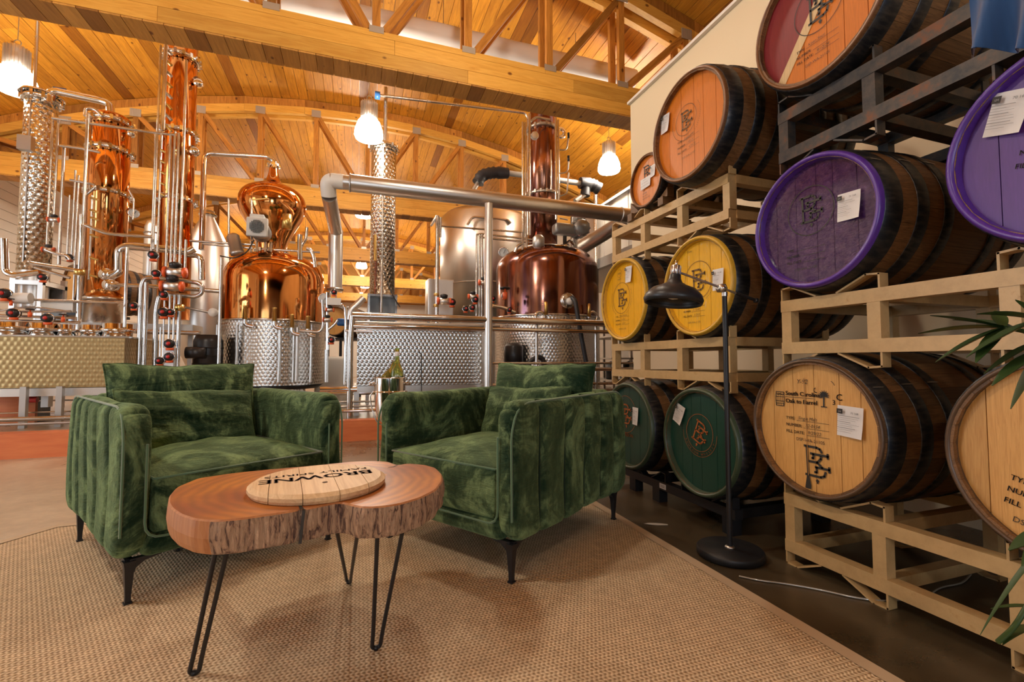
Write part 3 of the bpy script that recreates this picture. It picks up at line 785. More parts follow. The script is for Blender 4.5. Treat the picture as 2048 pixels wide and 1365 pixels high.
# manifold under it with stacked actuators
Mf = thing('valve_manifold', 'bank of upright steel pipes with orange-capped valve actuators under the tallest copper column', 'pipework')
pipe(Mf, [(277, 740), (283, 570), (291, 555), (345, 558), (395, 566), (405, 572), (403, 588), (390, 594), (330, 588), (318, 594), (312, 620), (309, 740)], 9, 6.2, M_STEEL, 12, .12)
for px, ya, yb, w_ in ((290, 565, 740, 10), (357, 590, 745, 9), (440, 515, 745, 7), (320, 655, 735, 4), (338, 590, 740, 5), (347, 590, 740, 5), (327, 600, 740, 4)): vpipe(Mf, px, ya, yb, w_, 6.1)
pipe(Mf, [(375, 510), (402, 512), (404, 560)], 11, 6.5, M_CHROME)
pipe(Mf, [(330, 575), (440, 583)], 9, 6.4); pipe(Mf, [(360, 613), (418, 625)], 5, 6.3, M_DULL)
for x, y, s_, k_ in ((307, 511, 1., 1), (313, 548, .9, 1), (350, 545, 1.45, 0), (344, 573, 1.45, 0), (328, 590, .9, 1), (328, 625, 1.1, 1), (342, 625, .8, 1), (340, 688, 1.1, 1), (339, 714, 1., 1), (320, 722, .9, 1), (268, 612, .8, 1)):
    valve(Mf, x, y, 6.0, s_, k_)
MB().box(P(339, 716, Y=6.05), (.1, .08, .22)).build('cylinder_valve', M_BRUSH, Mf)
MB().lathe([(0, 0), (.05, 0), (.05, .07), (0, .07)], P(359, 617, Y=6.1)-V((0, 0, .03)), 12).build('brass_joint', M_BRASS, Mf)
MB().lathe([(0, 0), (.05, 0), (.05, .05), (0, .05)], P(428, 626, Y=6.2), 12, Matrix.Rotation(PI/2, 3, 'X')).build('white_cap', M_WHITEP, Mf)
# black pump beside the pot
Pm = thing('black_pump', 'black upright pump motor standing between the valve manifold and the copper pot still', 'pump')
c = P(410, 745, Y=6.5)
MB().lathe([(0, c.z-.2), (.16, c.z-.2), (.16, c.z+.38), (.13, c.z+.46), (0, c.z+.46)], (c.x, 6.6, 0), 20).build('motor_body', M_BLACKP, Pm)
MB().lathe([(0, -.1), (.07, -.1), (.07, .1), (0, .1)], P(392, 706, Y=6.4), 14, Matrix.Rotation(PI/2, 3, 'Y')).build('motor_cap', M_BLACKP, Pm)
for i in range(5): MB().torus((c.x, 6.6, c.z-.1+.1*i), .16, .008, 20, 6).build('cooling_ring', M_BLACK, Pm)
MB().box((c.x, 6.6, (c.z-.2+.21)/2), (.2, .2, max(.05, c.z-.2-.21))).build('pump_base', M_DULL, Pm)

# --- left quilted tank
def quilted_tank(name, label, xa, xb, ya, yb, Y, depth, m, fittings, leg_to=.22):
    t = thing(name, label, 'tank'); a = P(xa, (ya+yb)/2, Y=Y); b = P(xb, (ya+yb)/2, Y=Y)
    z1 = P((xa+xb)/2, ya, Y=Y).z; z0 = P((xa+xb)/2, yb, Y=Y).z
    MB().box(((a.x+b.x)/2, Y+depth/2, (z0+z1)/2), (b.x-a.x, depth, z1-z0)).build('tank_body', m, t)
    MB().box(((a.x+b.x)/2, Y+depth/2, z1+.008), (b.x-a.x+.03, depth+.03, .016)).build('tank_lid', M_STEEL, t)
    MB().box(((a.x+b.x)/2, Y+depth/2, z0-.045), (b.x-a.x+.06, depth+.04, .08)).build('base_frame', M_BRUSH, t)
    n = 0
    for x in (a.x+.0, b.x-.0):
        for y in (Y+.05, Y+depth-.05):
            MB().box((x, y, (z0-.085+leg_to)/2), (.06, .06, z0-.085-leg_to)).build('leg', M_BRUSH, t)
    for px, rr_, hh in fittings:
        c = P(px, ya, Y=Y+depth*.4)
        MB().lathe([(rr_*.85, 0), (rr_*.85, hh*.4), (rr_, hh*.4), (rr_, hh*.65), (rr_*.88, hh*.65), (rr_*.88, hh), (0, hh)], (c.x, Y+depth*.4, z1+.012), 24).build('hatch', M_CHROME, t)
    return t, a.x, b.x, z0, z1
T1, *_ = quilted_tank('quilted_tank', 'long low quilted steel tank with golden reflections at the left, behind the left armchair', -60, 248, 674, 776, 6.0, .9, M_QUILTG, [(28, .2, .16), (88, .15, .15), (135, .1, .14), (255-20, .16, .16), (185, .12, .14)])
pipe(T1, [(0, 655), (400, 667)], 10, 6.7, M_STEEL)
xs0, xs1 = P(0, 653, Y=6.95).x-.05, P(395, 653, Y=6.95).x; zs_ = P(200, 653, Y=6.75).z
MB().box(((xs0+xs1)/2, 6.97, zs_), (xs1-xs0, .4, .09)).build('service_shelf', M_DULL, T1)
for x in (xs0+.1, xs1-.1): MB().box((x, 7.05, (zs_-.045+.22)/2), (.05, .05, zs_-.045-.22)).build('shelf_post', M_DULL, T1)
Gm = thing('floor_piping', 'low steel pipes running along the red curb under the left quilted tank', 'pipework')
for y0_, w_, Y_, m in ((790, 7, 6.1, M_DULL), (839, 9, 5.75, M_STEEL), (849, 5, 5.65, M_DULL), (826, 3, 6.0, M_CHROME), (803, 3, 6.3, M_STEEL)):
    c = P(-30, y0_, Y=Y_); e = P(470, y0_, Y=Y_); r_ = w_/FPX*4.9/2; z_ = P(40, y0_, Y=Y_).z
    MB().tube([(c.x, Y_, z_), (e.x-.2, Y_, z_)], r_, 10).build('pipe', m, Gm)
for x, y in ((94, 799),): MB().box(P(x, y, Y=6.1), (.06, .08, .16)).build('pipe_clamp', M_DULL, Gm)
MB().tube([P(52, 800, Y=6.1), P(75, 800, Y=6.1)], .03, 8).build('red_handle', M_REDP, Gm)
for px in (48, 120): MB().box((P(px, 800, Y=5.9).x, 5.9, .42), (.05, .05, .42)).build('support_post', M_DULL, Gm)
Sb = thing('dark_pallet_box', 'dark brown box panel low under the left quilted tank', 'panel'); c = P(22, 818, Y=6.3)
MB().box((c.x, 6.3, .42), (.42, .04, .38)).build('front_panel', M_CURB, Sb); MB().box((c.x, 6.45, .40), (.38, .26, .34)).build('box_body', M_BLACK, Sb)

# --- copper pot still with onion head
def pot(name, label, px, wpx, Y, m, y_shoulder, y_top, y_mid, y_bot, neck_w, lid=True):
    X, Y, r, zs, zm = cyl(px, wpx, y_shoulder, y_mid, Y)
    _, _, _, zt, zb = cyl(px, wpx, y_top, y_bot, Y)
    t = thing(name, label, 'still')
    h = zt-zs; prof = [(r, zm), (r, zs)]
    for i in range(1, 9):
        a = PI/2*i/8; prof.append((r*.30+r*.70*math.cos(a)**.8, zs+h*math.sin(a)))
    prof[-1] = (r*.28, zt); prof.append((0, zt))
    MB().lathe(prof, (X, Y, 0), 64).build('pot_shell', m, t)
    MB().lathe([(r+.02, zb), (r+.02, zm)], (X, Y, 0), 64).build('quilted_jacket', M_QUILT, t)
    MB().lathe([(r, zm), (r+.03, zm), (r+.03, zm-.03), (r+.02, zm-.03)], (X, Y, 0), 64).build('jacket_rim', M_STEEL, t)
    MB().lathe([(0, zb-.06), (r*.9, zb-.06), (r+.01, zb), (0, zb)], (X, Y, 0), 48).build('pot_bottom', M_BLACK, t)
    for k in range(4):
        a = PI/4+PI/2*k; MB().tube([(X+r*.75*math.cos(a), Y+r*.75*math.sin(a), .21), (X+r*.75*math.cos(a), Y+r*.75*math.sin(a), zb-.03)], .04, 10).build('leg', M_STEEL, t)
    return t, X, Y, r, zs, zm, zt, zb
P1, p1x, p1y, p1r, *_z = pot('pot_still', 'polished copper pot still with onion-shaped head, behind the left armchair', 545, 208, 7.2, M_COPPER, 566, 512, 645, 768, 60)
zt = _z[2]
def zp(py, Y=7.2, px=545): return P(px, py, Y=Y).z
prof = []
for wd, py in ((58, 510), (60, 500), (64, 490), (73, 479), (87, 467), (100, 455), (114, 444), (130, 430), (138, 418), (139, 407), (134, 397), (124, 389), (110, 383), (90, 378), (62, 372), (38, 366), (26, 357), (20, 346), (16, 332)):
    prof.append((cyl(545, wd, py, py+1, 7.2)[2], zp(py)))
sm = []
for i in range(len(prof)-1):
    p0, p1, p2, p3 = prof[max(0, i-1)], prof[i], prof[i+1], prof[min(len(prof)-1, i+2)]
    for k in range(4):
        q = k/4; f = lambda a, b, c, d: .5*((2*b)+(-a+c)*q+(2*a-5*b+4*c-d)*q*q+(-a+3*b-3*c+d)*q**3)
        sm.append((f(p0[0], p1[0], p2[0], p3[0]), f(p0[1], p1[1], p2[1], p3[1])))
sm.append(prof[-1])
hx = P(545, 430, Y=7.2).x
MB().lathe(sm, (hx, 7.2, 0), 56).build('onion_head', M_COPPER, P1)
flange(P1, hx, 7.2, prof[0][0], zp(506), .02, 12); flange(P1, hx, 7.2, prof[-1][0]-.01, zp(332), .012, 8)
pipe(P1, [(548, 335), (549, 322), (535, 314), (420, 307), (410, 312), (408, 330), (403, 500)], 10, 7.15, M_CHROME, 12, .16, 'swan_neck')
# agitator motor (grey) with fan grille
Mo = link('agitator_motor', None, P1); c = P(520, 462, Y=6.75)
MB().lathe([(0, -.1), (.12, -.1), (.125, .0), (.12, .14), (.09, .2), (0, .2)], c, 20, Matrix.Rotation(PI/2, 3, 'X')@Matrix.Rotation(PI, 3, 'Y')).build('motor_body', M_GREYP, Mo)
mb = MB()
for i in range(-4, 5):
    q = math.sqrt(max(0, 1-(i/4.6)**2))*.085
    mb.box(c+V((i*.019, -.215, 0)), (.006, .01, 2*q)); mb.box(c+V((0, -.215, i*.019)), (2*q, .01, .006))
mb.build('fan_grille', M_BLACKP, Mo)
MB().rbox(c+V((0, -.17, 0)), (.25, .06, .25), .02, (3, 2, 3)).build('fan_cover', mat('light_grey_paint', (.62, .62, .6), .4), Mo)
MB().rbox(c+V((-.02, -.05, .15)), (.17, .14, .08), .015, (3, 3, 2)).build('terminal_box', MATS['light_grey_paint'], Mo)
for dx in (-.12, -.05, .05, .12): MB().tube([c+V((dx, .1, -.12)), c+V((dx, .1, -.42))], .015, 8).build('motor_strut', M_CHROME, Mo)
MB().lathe([(0, 0), (.2, 0), (.2, .03), (0, .03)], c+V((0, .12, -.42)), 24).build('motor_flange', M_CHROME, Mo)
for q, w_, m in ((((600, 470), (600, 520)), 10, M_CHROME), (((600, 500), (605, 488), (612, 478), (614, 455)), 6, M_CHROME), (((613, 497), (622, 500), (628, 515), (630, 535)), 7, M_STEEL),
                 (((503, 398), (503, 480)), 4, M_STEEL), (((503, 400), (535, 397)), 3, M_BRASS), (((380, 482), (510, 490)), 5, M_STEEL), (((405, 488), (505, 497)), 4, M_STEEL),
                 (((457, 398), (458, 490)), 4, M_STEEL), (((550, 500), (640, 505)), 5, M_STEEL)): pipe(P1, q, w_, 6.7, m)
MB().lathe([(0, -.02), (.06, -.02), (.06, .17), (0, .17)], P(574, 455, Y=6.7), 14).build('relief_valve', M_BRASS, P1)
bmx = Matrix.Rotation(R(-15), 3, 'Y')
MB().lathe([(0, 0), (.08, 0), (.08, .05), (.075, .05), (.075, .24), (.05, .27), (0, .27)], P(476, 510, Y=6.6), 16, bmx).build('finned_valve', M_DULL, P1)
pipe(P1, [(440, 512), (470, 518), (495, 505), (508, 480)], 2.5, 6.6, M_BLACKP, 6, .1, 'cable')
for x in (470, 490, 562, 579, 610, 614+34): pass
for x, w_ in ((473, 7), (559, 8), (587, 6), (622, 6), (433, 6)): vpipe(P1, x, 650, 765, w_, 6.55, M_STEEL)
for x, y in ((490, 628), (549, 632), (584, 645), (616, 648)):
    c = P(x, y, Y=6.5); MB().lathe([(0, -.07), (.028, -.07), (.022, .09), (.03, .1), (0, .11)], c, 12).build('brass_valve', M_BRASS, P1)
    MB().tube(smooth_path([c-V((0, 0, .05)), c-V((0, 0, .14)), c+V((.09, 0, -.16))], .05), .026, 10).build('elbow', M_CHROME, P1)
vpipe(P1, 594, 655, 762, 7, 6.52, M_BRUSH, 'sight_tube')
gauge(P1, 649, 598, 6.5, .075)

# --- wall panels of small fittings right of the pot
Q = thing('filter_station', 'cluster of chromed pipe fittings, clamps and a white sensor right of the copper pot still', 'pipework')
for q, w_, m in ((((655, 585), (655, 700)), 7, M_CHROME), (((664, 610), (690, 611), (692, 640), (690, 770)), 7, M_CHROME), (((655, 660), (668, 650), (675, 640)), 6, M_CHROME), (((700, 640), (702, 620), (712, 612), (728, 596)), 14, M_BRUSH),
                 (((645, 600), (647, 650), (640, 665), (600, 662)), 6, M_STEEL), (((653, 700), (653, 765)), 8, M_STEEL)): pipe(Q, q, w_, 6.4, m, 12, .06)
for x, y, s_, k_ in ((668, 585, .8, 1), (655, 640, .8, 0), (660, 620, .7, 0), (663, 680, .9, 1)): valve(Q, x, y, 6.35, s_, k_)
MB().box(P(668, 604, Y=6.35), (.17, .09, .09)).build('sensor_box', M_WHITEP, Q)
MB().rbox(P(686, 645, Y=6.6), (.16, .1, .1), .03, (3, 3, 3)).build('blue_motor', M_BLUEP, Q)
Tk = thing('white_barrel_crate', 'pale cloth-covered crate on the floor behind the pipes right of the copper pot', 'crate')
c = P(668, 762, Y=7.9); MB().rbox((c.x, 7.9, .21+.38), (.55, .5, .75), .06, (4, 4, 4)).build('crate_cover', M_WHITE, Tk); MB().box((c.x, 7.9, .24), (.6, .52, .05)).build('crate_base', M_DULL, Tk)

# --- big insulated pipe
G = thing('insulated_pipe', 'large insulated steel pipe with white elbow crossing above the pipes to the barrel rack', 'pipe')
YG = 5.9
a = P(700, 366, Y=YG); b = V((4.3, YG, a.z)); e = P(660, 358, Y=YG)
rg = 37/FPX*(a-CAM).dot(FW)/2*.93
MB().tube([V((a.x, YG, a.z)), b], rg, 24).build('pipe_cladding', M_BRUSH, G)
MB().tube([V((e.x, YG, a.z)), V((a.x, YG, a.z))], rg*.82, 24).build('thin_cladding', M_BRUSH, G)
MB().torus((a.x, YG, a.z), rg*.98, .012, 28, 6, Matrix.Rotation(PI/2, 3, 'Y')).build('seam_ring', M_DULL, G)
MB().torus((P(1240, 430, Y=YG).x, YG, a.z), rg*.98, .012, 28, 6, Matrix.Rotation(PI/2, 3, 'Y')).build('seam_ring', M_DULL, G)
q0 = V((a.x-.08, YG, a.z)); q1 = V((e.x-.03, YG, a.z)); q2 = P(658, 392, Y=YG+.1)
MB().tube(smooth_path([q0, q1, q2], .12, 8), rg*.86, 20).build('white_elbow', M_WHITEP, G)
q3 = P(672, 465, Y=6.9)
MB().tube([q2, q3], rg*.84, 20).build('slanted_leg', M_BRUSH, G)
q4 = P(668, 582, Y=6.9); MB().tube([q3+V((0, 0, .03)), V((q3.x, 6.9, q4.z))], rg*.9, 20).build('upright_leg', M_BRUSH, G)
MB().torus((q3.x, 6.9, q4.z+.02), rg*.9, .02, 24, 6).build('end_flange', M_DULL, G)
vpipe(G, 977, 408, 780, 17, 5.75, M_BRUSH, 'support_post', 20)
vpipe(G, 660, 582, 600, 3, 6.9, M_DULL); vpipe(G, 672, 582, 600, 3, 6.9, M_DULL)

# --- D: quilted column in the middle
D, dx_, dy_, dr, dza, dzb = column('slim_quilted_still', 'slim quilted steel column in the middle, standing on a grey box', 766, 50, 296, 592, 7.6, M_QUILTC)
flange(D, dx_, dy_, dr, dza-.01, .02, 12)
vpipe(D, 771, 175, 292, 8, 7.6, M_STEEL); MB().lathe([(0, -.04), (.06, -.04), (.06, .04), (0, .04)], P(755, 191, Y=7.5), 14, Matrix.Rotation(PI/2, 3, 'Y')).build('blue_valve', M_BLUEP, D)
pipe(D, [(755, 191), (770, 192), (1050, 226), (1056, 236), (1056, 470)], 6, 7.5, M_STEEL)
vpipe(D, 763, 520, 625, 6, 7.2, M_STEEL); vpipe(D, 751, 523, 590, 5, 7.25, M_COPPER2); pipe(D, [(750, 470), (750, 522)], 6, 7.2, M_BRASS)
pipe(D, [(768, 545), (785, 590), (800, 615)], 2, 7.1, M_BLACKP, 6)
MB().box((dx_-dr*.1, dy_-dr-.01, (dza+dzb)/2), (.012, .03, dza-dzb-.1)).build('seam_strip', M_DULL, D)
Bx = thing('steel_box', 'grey open-fronted steel box under the slim quilted column', 'box')
a = P(738, 590, Y=7.2); b = P(792, 632, Y=7.2); zc = (a.z+b.z)/2
for x in (a.x, b.x): MB().box((x, 7.55, zc-.1), (.03, .7, a.z-b.z+.25)).build('side_panel', M_STEEL, Bx)
MB().box(((a.x+b.x)/2, 7.55, a.z), (b.x-a.x+.04, .72, .03)).build('top_panel', M_STEEL, Bx)
MB().box(((a.x+b.x)/2, 7.5, zc-.1), (b.x-a.x, .03, a.z-b.z+.22)).build('back_panel', M_GREYP, Bx)
for x in (a.x, b.x):
    for y in (7.25, 7.85): MB().box((x, y, (b.z-.2+.2)/2), (.04, .04, b.z-.2)).build('leg', M_STEEL, Bx)
# --- second quilted tank, in front
T2, t2a, t2b, t2z0, t2z1 = quilted_tank('wide_quilted_tank', 'wide quilted steel tank with bright daylight glare, behind the ice bucket', 714, 964, 663, 770, 5.95, .85, M_QUILT, [(762, .13, .1), (838, .12, .12), (928, .11, .09), (884, .09, .1)])
MB().tube(smooth_path([P(838, 705, Y=5.9), P(843, 708, Y=5.88), P(843, 800, Y=5.88)], .03), .006, 6).build('cable', M_BLACKP, T2)
# rails of pipe in front
Rl = thing('pipe_rail', 'thick level steel pipes in front of the wide quilted tank', 'pipework')
YR = 5.75
def hpipe(parent, x0, x1, y_at, w_, Y, m, name='pipe'):
    """level pipe along X through photograph height y_at at column x0"""
    a = P(x0, y_at, Y=Y); e = P(x1, y_at, Y=Y); d = (a-CAM).dot(FW)
    return MB().tube([a, (e.x, Y, a.z)], w_/FPX*d/2, 14).build(name, m, parent)
hpipe(Rl, 705, 1330, 632, 15, YR, M_STEEL); hpipe(Rl, 698, 1330, 652, 9, YR, M_CHROME); hpipe(Rl, 702, 1000, 645, 6, YR+.35, M_DULL)
pipe(Rl, [(705, 632), (703, 650), (700, 690), (699, 845)], 12, YR, M_STEEL, 12)
hpipe(Rl, 640, 714, 780, 12, YR, M_CHROME); hpipe(Rl, 690, 745, 662, 5, YR, M_CHROME)
hpipe(Rl, 983, 1330, 727, 5, 5.8, M_STEEL); hpipe(Rl, 1005, 1330, 740, 8, 5.75, M_STEEL); hpipe(Rl, 985, 1330, 771, 7, 5.85, M_STEEL)
for x in (1073, 1192): vpipe(Rl, x, 650, 790, 7, 5.85, M_STEEL)
hpipe(Rl, 985, 1330, 785, 5, 5.9, M_DULL)
for y, w_, Y_ in ((790, 8, 6.1), (808, 4, 5.9), (818, 4, 5.8), (827, 7, 5.7)): hpipe(Rl, 560, 790, y, w_, Y_, M_CHROME if w_ > 5 else M_DULL)
for x, y in ((655, 824), (667, 818)): valve(Rl, x, y, 5.65, .6, 0)

# --- steel tall tank and cabinet
E_, ex, ey, er, eza, ezb = column('tall_tank', 'tall smooth stainless tank with round gauge, left of the dark copper still', 968, 176, 446, 640, 9.2, M_BRUSH)
E_['category'] = 'tank'
MB().lathe([(er*.95, .21), (er*.95, ezb)], (ex, ey, 0), 40).build('tank_skirt', M_DULL, E_)
gauge(E_, 1007, 505, 7.3, .085)
pipe(E_, [(935, 450), (945, 434), (1015, 440), (1022, 447)], 5, 8.3, M_STEEL)
for z_ in (P(930, 562, Y=8.4).z,): MB().torus((ex, ey, z_), er, .012, 48, 6).build('band', M_DULL, E_)
Cb = thing('steel_cabinet', 'brushed stainless control cabinet in front of the tall tank', 'cabinet')
a = P(856, 557, Y=7.0); b = P(907, 632, Y=7.0)
MB().rbox(((a.x+b.x)/2, 7.15, (a.z+b.z)/2), (b.x-a.x, .3, a.z-b.z), .012, (2, 2, 2)).build('cabinet_body', M_BRUSH, Cb)
MB().box(((a.x+b.x)/2, 6.995, (a.z+b.z)/2), (b.x-a.x-.03, .012, a.z-b.z-.03)).build('door', M_BRUSH, Cb)
for x in (a.x+.03, b.x-.03): MB().box((x, 7.15, (b.z+.21)/2), (.04, .04, b.z-.21)).build('leg', M_STEEL, Cb)
U = thing('upright_pipes', 'upright and level thin steel pipes with brass joints in front of the tall tank', 'pipework')
for x, ya, yb, w_ in ((874, 432, 662, 8), (881, 435, 475, 5), (953, 470, 640, 4), (959, 470, 640, 4), (964, 470, 640, 5), (971, 475, 560, 3), (1045, 465, 640, 5), (1053, 470, 640, 4)): vpipe(U, x, ya, yb, w_, 6.5, M_STEEL)
for q, w_ in ((((874, 432), (862, 452)), 5), (((878, 452), (1045, 465)), 4), (((952, 470), (962, 468), (1070, 480)), 4), (((960, 475), (1075, 487)), 4), (((1030, 505), (1035, 492), (1045, 488)), 6)): pipe(U, q, w_, 6.5)
for x, y in ((873, 590), (872, 612)): MB().lathe([(0, -.02), (.04, -.02), (.04, .02), (0, .02)], P(x, y, Y=6.5), 12).build('brass_joint', M_BRASS, U)
for x, y, s_, k_ in ((888, 603, 1.3, 0), (904, 605, 1.1, 1), (950, 600, 1., 1), (944, 616, .9, 1), (946, 594, 1, 0), (968, 566, 1.1, 0), (931, 618, .9, 1), (985, 598, .9, 1)): valve(U, x, y, 6.4, s_, k_)

# --- dark copper still with column
P2, p2x, p2y, p2r, *_z2 = pot('dark_copper_still', 'darkened copper pot still with tall column, behind the right armchair', 1094, 204, 6.9, M_COPPER2, 545, 502, 638, 775, 60)
X_, Y_, r_, za_, zb_ = cyl(1086, 56, 232, 505, 6.95)
MB().lathe([(0, zb_), (r_, zb_), (r_, za_), (r_*.9, za_+.05), (0, za_+.07)], (X_, Y_, 0), 40).build('column_shell', M_COPPER2, P2)
for y in (262, 392):
    z = P(1086, y, Y=6.95).z; flange(P2, X_, Y_, r_, z, .02, 18, M_DULL)
MB().lathe([(r_, zb_+.02), (r_+.14, zb_+.02), (r_+.14, zb_+.05), (r_, zb_+.05)], (X_, Y_, 0), 36).build('column_flange', M_DULL, P2)
for x, ya, yb, w_ in ((1046, 245, 475, 5), (1051, 245, 475, 4), (1059, 228, 470, 5), (1112, 236, 440, 5), (1117, 240, 400, 4), (1102, 300, 380, 3)): vpipe(P2, x, ya, yb, w_, 6.5, M_STEEL)
for q in (((1120, 300), (1133, 300), (1137, 275)), ((1118, 347), (1135, 345), (1137, 322)), ((1120, 392), (1134, 388), (1137, 345)), ((1120, 437), (1135, 440))): pipe(P2, q, 3, 6.5, M_DULL)
pipe(P2, [(1062, 243), (1072, 234), (1100, 240)], 5, 6.6, M_DULL)
for x, y in ((1137, 277), (1137, 323)): MB().lathe([(0, 0), (.02, 0), (.02, .09), (0, .09)], P(x, y, Y=6.5), 8).build('probe', M_BLACKP, P2)
MB().lathe([(0, -.02), (.06, -.02), (.06, .03), (0, .03)], P(1069, 272, Y=6.5), 14, Matrix.Rotation(PI/2, 3, 'X')).build('sight_glass', M_WHITEP, P2)
MB().torus(P(1121, 266, Y=6.8), .07, .03, 20, 8, Matrix.Rotation(PI/2, 3, 'X')).build('side_port', M_CHROME, P2)
Mo = link('gear_motor', None, P2); c = P(1132, 460, Y=6.4)
MB().rbox(c, (.42, .2, .17), .05, (4, 3, 3)).build('gearbox', M_GREYP, Mo)
MB().lathe([(0, -.12), (.13, -.12), (.13, .1), (.1, .16), (0, .16)], c+V((.22, -.02, .03)), 20, Matrix.Rotation(PI/2, 3, 'X')).build('motor_body', M_GREYP, Mo)
mb = MB()
for i in range(12): mb.box(c+V((.22+.135*math.cos(i*PI/6), -.02, .03+.135*math.sin(i*PI/6))), (.02, .2, .02), (0, -i*PI/6, 0))
mb.build('cooling_fins', M_GREYP, Mo); MB().rbox(c+V((.22, -.02, .19)), (.16, .14, .08), .02, (2, 2, 2)).build('terminal_box', M_GREYP, Mo)
MB().lathe([(0, -.1), (.07, -.1), (.07, -.04), (.03, -.04), (.03, .1), (0, .1)], c+V((-.02, 0, -.2)), 14).build('drive_shaft', M_CHROME, Mo)
MB().lathe([(0, 0), (.09, 0), (.09, .2), (.05, .24), (0, .24)], P(1077, 502, Y=6.4), 16).build('finned_valve', M_DULL, P2)
for x, w_ in ((1148, 14),): vpipe(P2, x, 435, 515, w_, 6.7, M_DULL)
for q in (((1095, 500), (1165, 508)), ((1120, 505), (1140, 480), (1148, 490))): pipe(P2, q, 6, 6.5, M_CHROME)
c = P(1135, 602, Y=6.1)
MB().lathe([(0, -.03), (.13, -.03), (.13, .02), (.09, .05), (0, .05)], c, 24, Matrix.Rotation(PI/2, 3, 'X')).build('manway_cover', M_STEEL, P2)
MB().lathe([(0, 0), (.06, 0), (.05, .06), (0, .07)], c+V((.0, -.06, -.02)), 16, Matrix.Rotation(PI/2, 3, 'X')).build('white_knob', M_WHITEP, P2)
for x, y in ((1092, 618), (1178, 622)): MB().lathe([(0, -.09), (.028, -.09), (.024, .1), (0, .11)], P(x, y, Y=6.05), 12).build('brass_valve', M_BRASS, P2)
for x in (1080, 1186): MB().torus(P(x, 634, Y=6.1), .07, .022, 16, 8, Matrix.Rotation(PI/2, 3, 'X')).build('handle', M_CHROME, P2)
valve(P2, 1010, 590, 6.1, 1.5, 2); valve(P2, 1008, 592, 6.2, .8, 1); pipe(P2, [(985, 612), (1005, 615), (1030, 625)], 8, 6.1, M_CHROME); valve(P2, 1018, 620, 6.1, .8, 1)
H1 = tag(MB().tube(smooth_path([P(1143, 596, Y=6.0), P(1150, 600, Y=5.9), P(1160, 660, Y=5.85), P(1176, 745, Y=5.85), P(1178, 800, Y=5.8)], .2, 6), .032, 12).build('black_hose', M_HOSE), 'black hose falling from the dark copper still behind the right armchair', 'hose')
H2 = tag(MB().tube(smooth_path([P(1050, 790, Y=6.0), P(1058, 722, Y=6.0), P(1085, 712, Y=6.0), P(1102, 800, Y=6.0)], .35, 8), .035, 12).build('looped_hose', M_HOSE), 'looped black hose low in front of the dark copper still', 'hose')
Pm2 = thing('dark_pump', 'black pump motor low behind the thick steel post, left of the dark copper still', 'pump'); c = P(1027, 715, Y=6.3)
MB().lathe([(0, c.z-.2), (.14, c.z-.2), (.14, c.z+.15), (.1, c.z+.2), (0, c.z+.2)], (c.x, 6.3, 0), 20).build('motor_body', M_BLACKP, Pm2); MB().box((c.x, 6.3, (c.z-.2+.21)/2), (.2, .2, c.z-.41)).build('pump_base', M_DULL, Pm2)

# --- white insulated pipes with black jackets
W = thing('steam_pipe', 'white pipe with black ribbed insulation jackets at both ends, behind the dark still column', 'pipe')
pipe(W, [(1010, 346), (1060, 352), (1160, 367)], 11, 7.7, M_WHITEP, 14)
def jacket(px, Y, w_, parent):
    pts = smooth_path([P(x, y, Y=Y) for x, y in px], .15, 5); d = (pts[0]-CAM).dot(FW); r = w_/FPX*d/2
    MB().tube(pts, r, 16, True, [r*(1 if i % 2 else .86) for i in range(len(pts))]).build('black_jacket', M_HOSE, parent)
jacket([(1016, 347), (985, 345), (962, 352), (956, 366)], 7.7, 24, W); jacket([(1160, 366), (1185, 370), (1198, 378)], 7.7, 26, W); jacket([(1172, 372), (1170, 392)], 7.7, 20, W)
pipe(W, [(956, 366), (945, 385)], 9, 7.7, M_DULL)
pipe(W, [(1170, 388), (1150, 402)], 10, 7.7, M_DULL)

# --- mezzanine far right
XM = 4.7
z1 = P(1235, 397, X=XM).z; z0 = P(1225, 510, X=XM).z
Mz = thing('mezzanine', 'white panelled mezzanine front with a steel edge beam, beside the end of the cream wall', 'mezzanine')
yy = 5.4
while yy < 11.2:
    MB().box((XM, yy+.44, (z0+z1)/2), (.05, .86, z1-z0)).build('panel', M_SIDING, Mz); yy += .88
MB().box((XM-.03, 8.3, z0-.1), (.12, 5.9, .2)).build('edge_beam', M_GREYP, Mz)
MB().box((XM-.03, 8.3, z1+.02), (.08, 5.9, .05)).build('top_rail', M_WHITEP, Mz)
MB().box((XM+1.0, 8.3, z0-.12), (1.9, 5.8, .12)).build('deck', M_DULL, Mz)
for y in (5.6, 8.2, 11.0): MB().tube([(XM-.12, y, 0.2), (XM-.12, y, z1+.3)], .045, 10).build('post', M_STEEL, Mz)
MB().box((XM+.02, 8.3, (z0+z1)/2), (.06, 5.8, .06)).build('mid_rail', M_WHITEP, Mz)
tag(MB().tube([P(1148, 505, Y=7.6), P(1255, 438, Y=6.6)], .13, 16).build('slanted_duct', M_DULL), 'slanted dull steel tube rising from the dark still to the mezzanine', 'pipe')
for i, (x, y) in enumerate(((5.2, 7.0), (5.3, 8.4), (5.3, 9.8))):
    t = thing('mezzanine_tank', ['steel tank on the mezzanine nearest the cream wall', 'middle steel tank on the mezzanine', 'farthest steel tank on the mezzanine'][i], 'tank')
    MB().lathe([(0, z0), (.42, z0), (.42, z1+.2), (.3, z1+.36), (.12, z1+.42), (.12, z1+.5), (0, z1+.5)], (x, y, 0), 28).build('tank_body', M_STEEL, t)
    MB().torus((x, y, z1+.1), .42, .015, 28, 6).build('band', M_DULL, t)

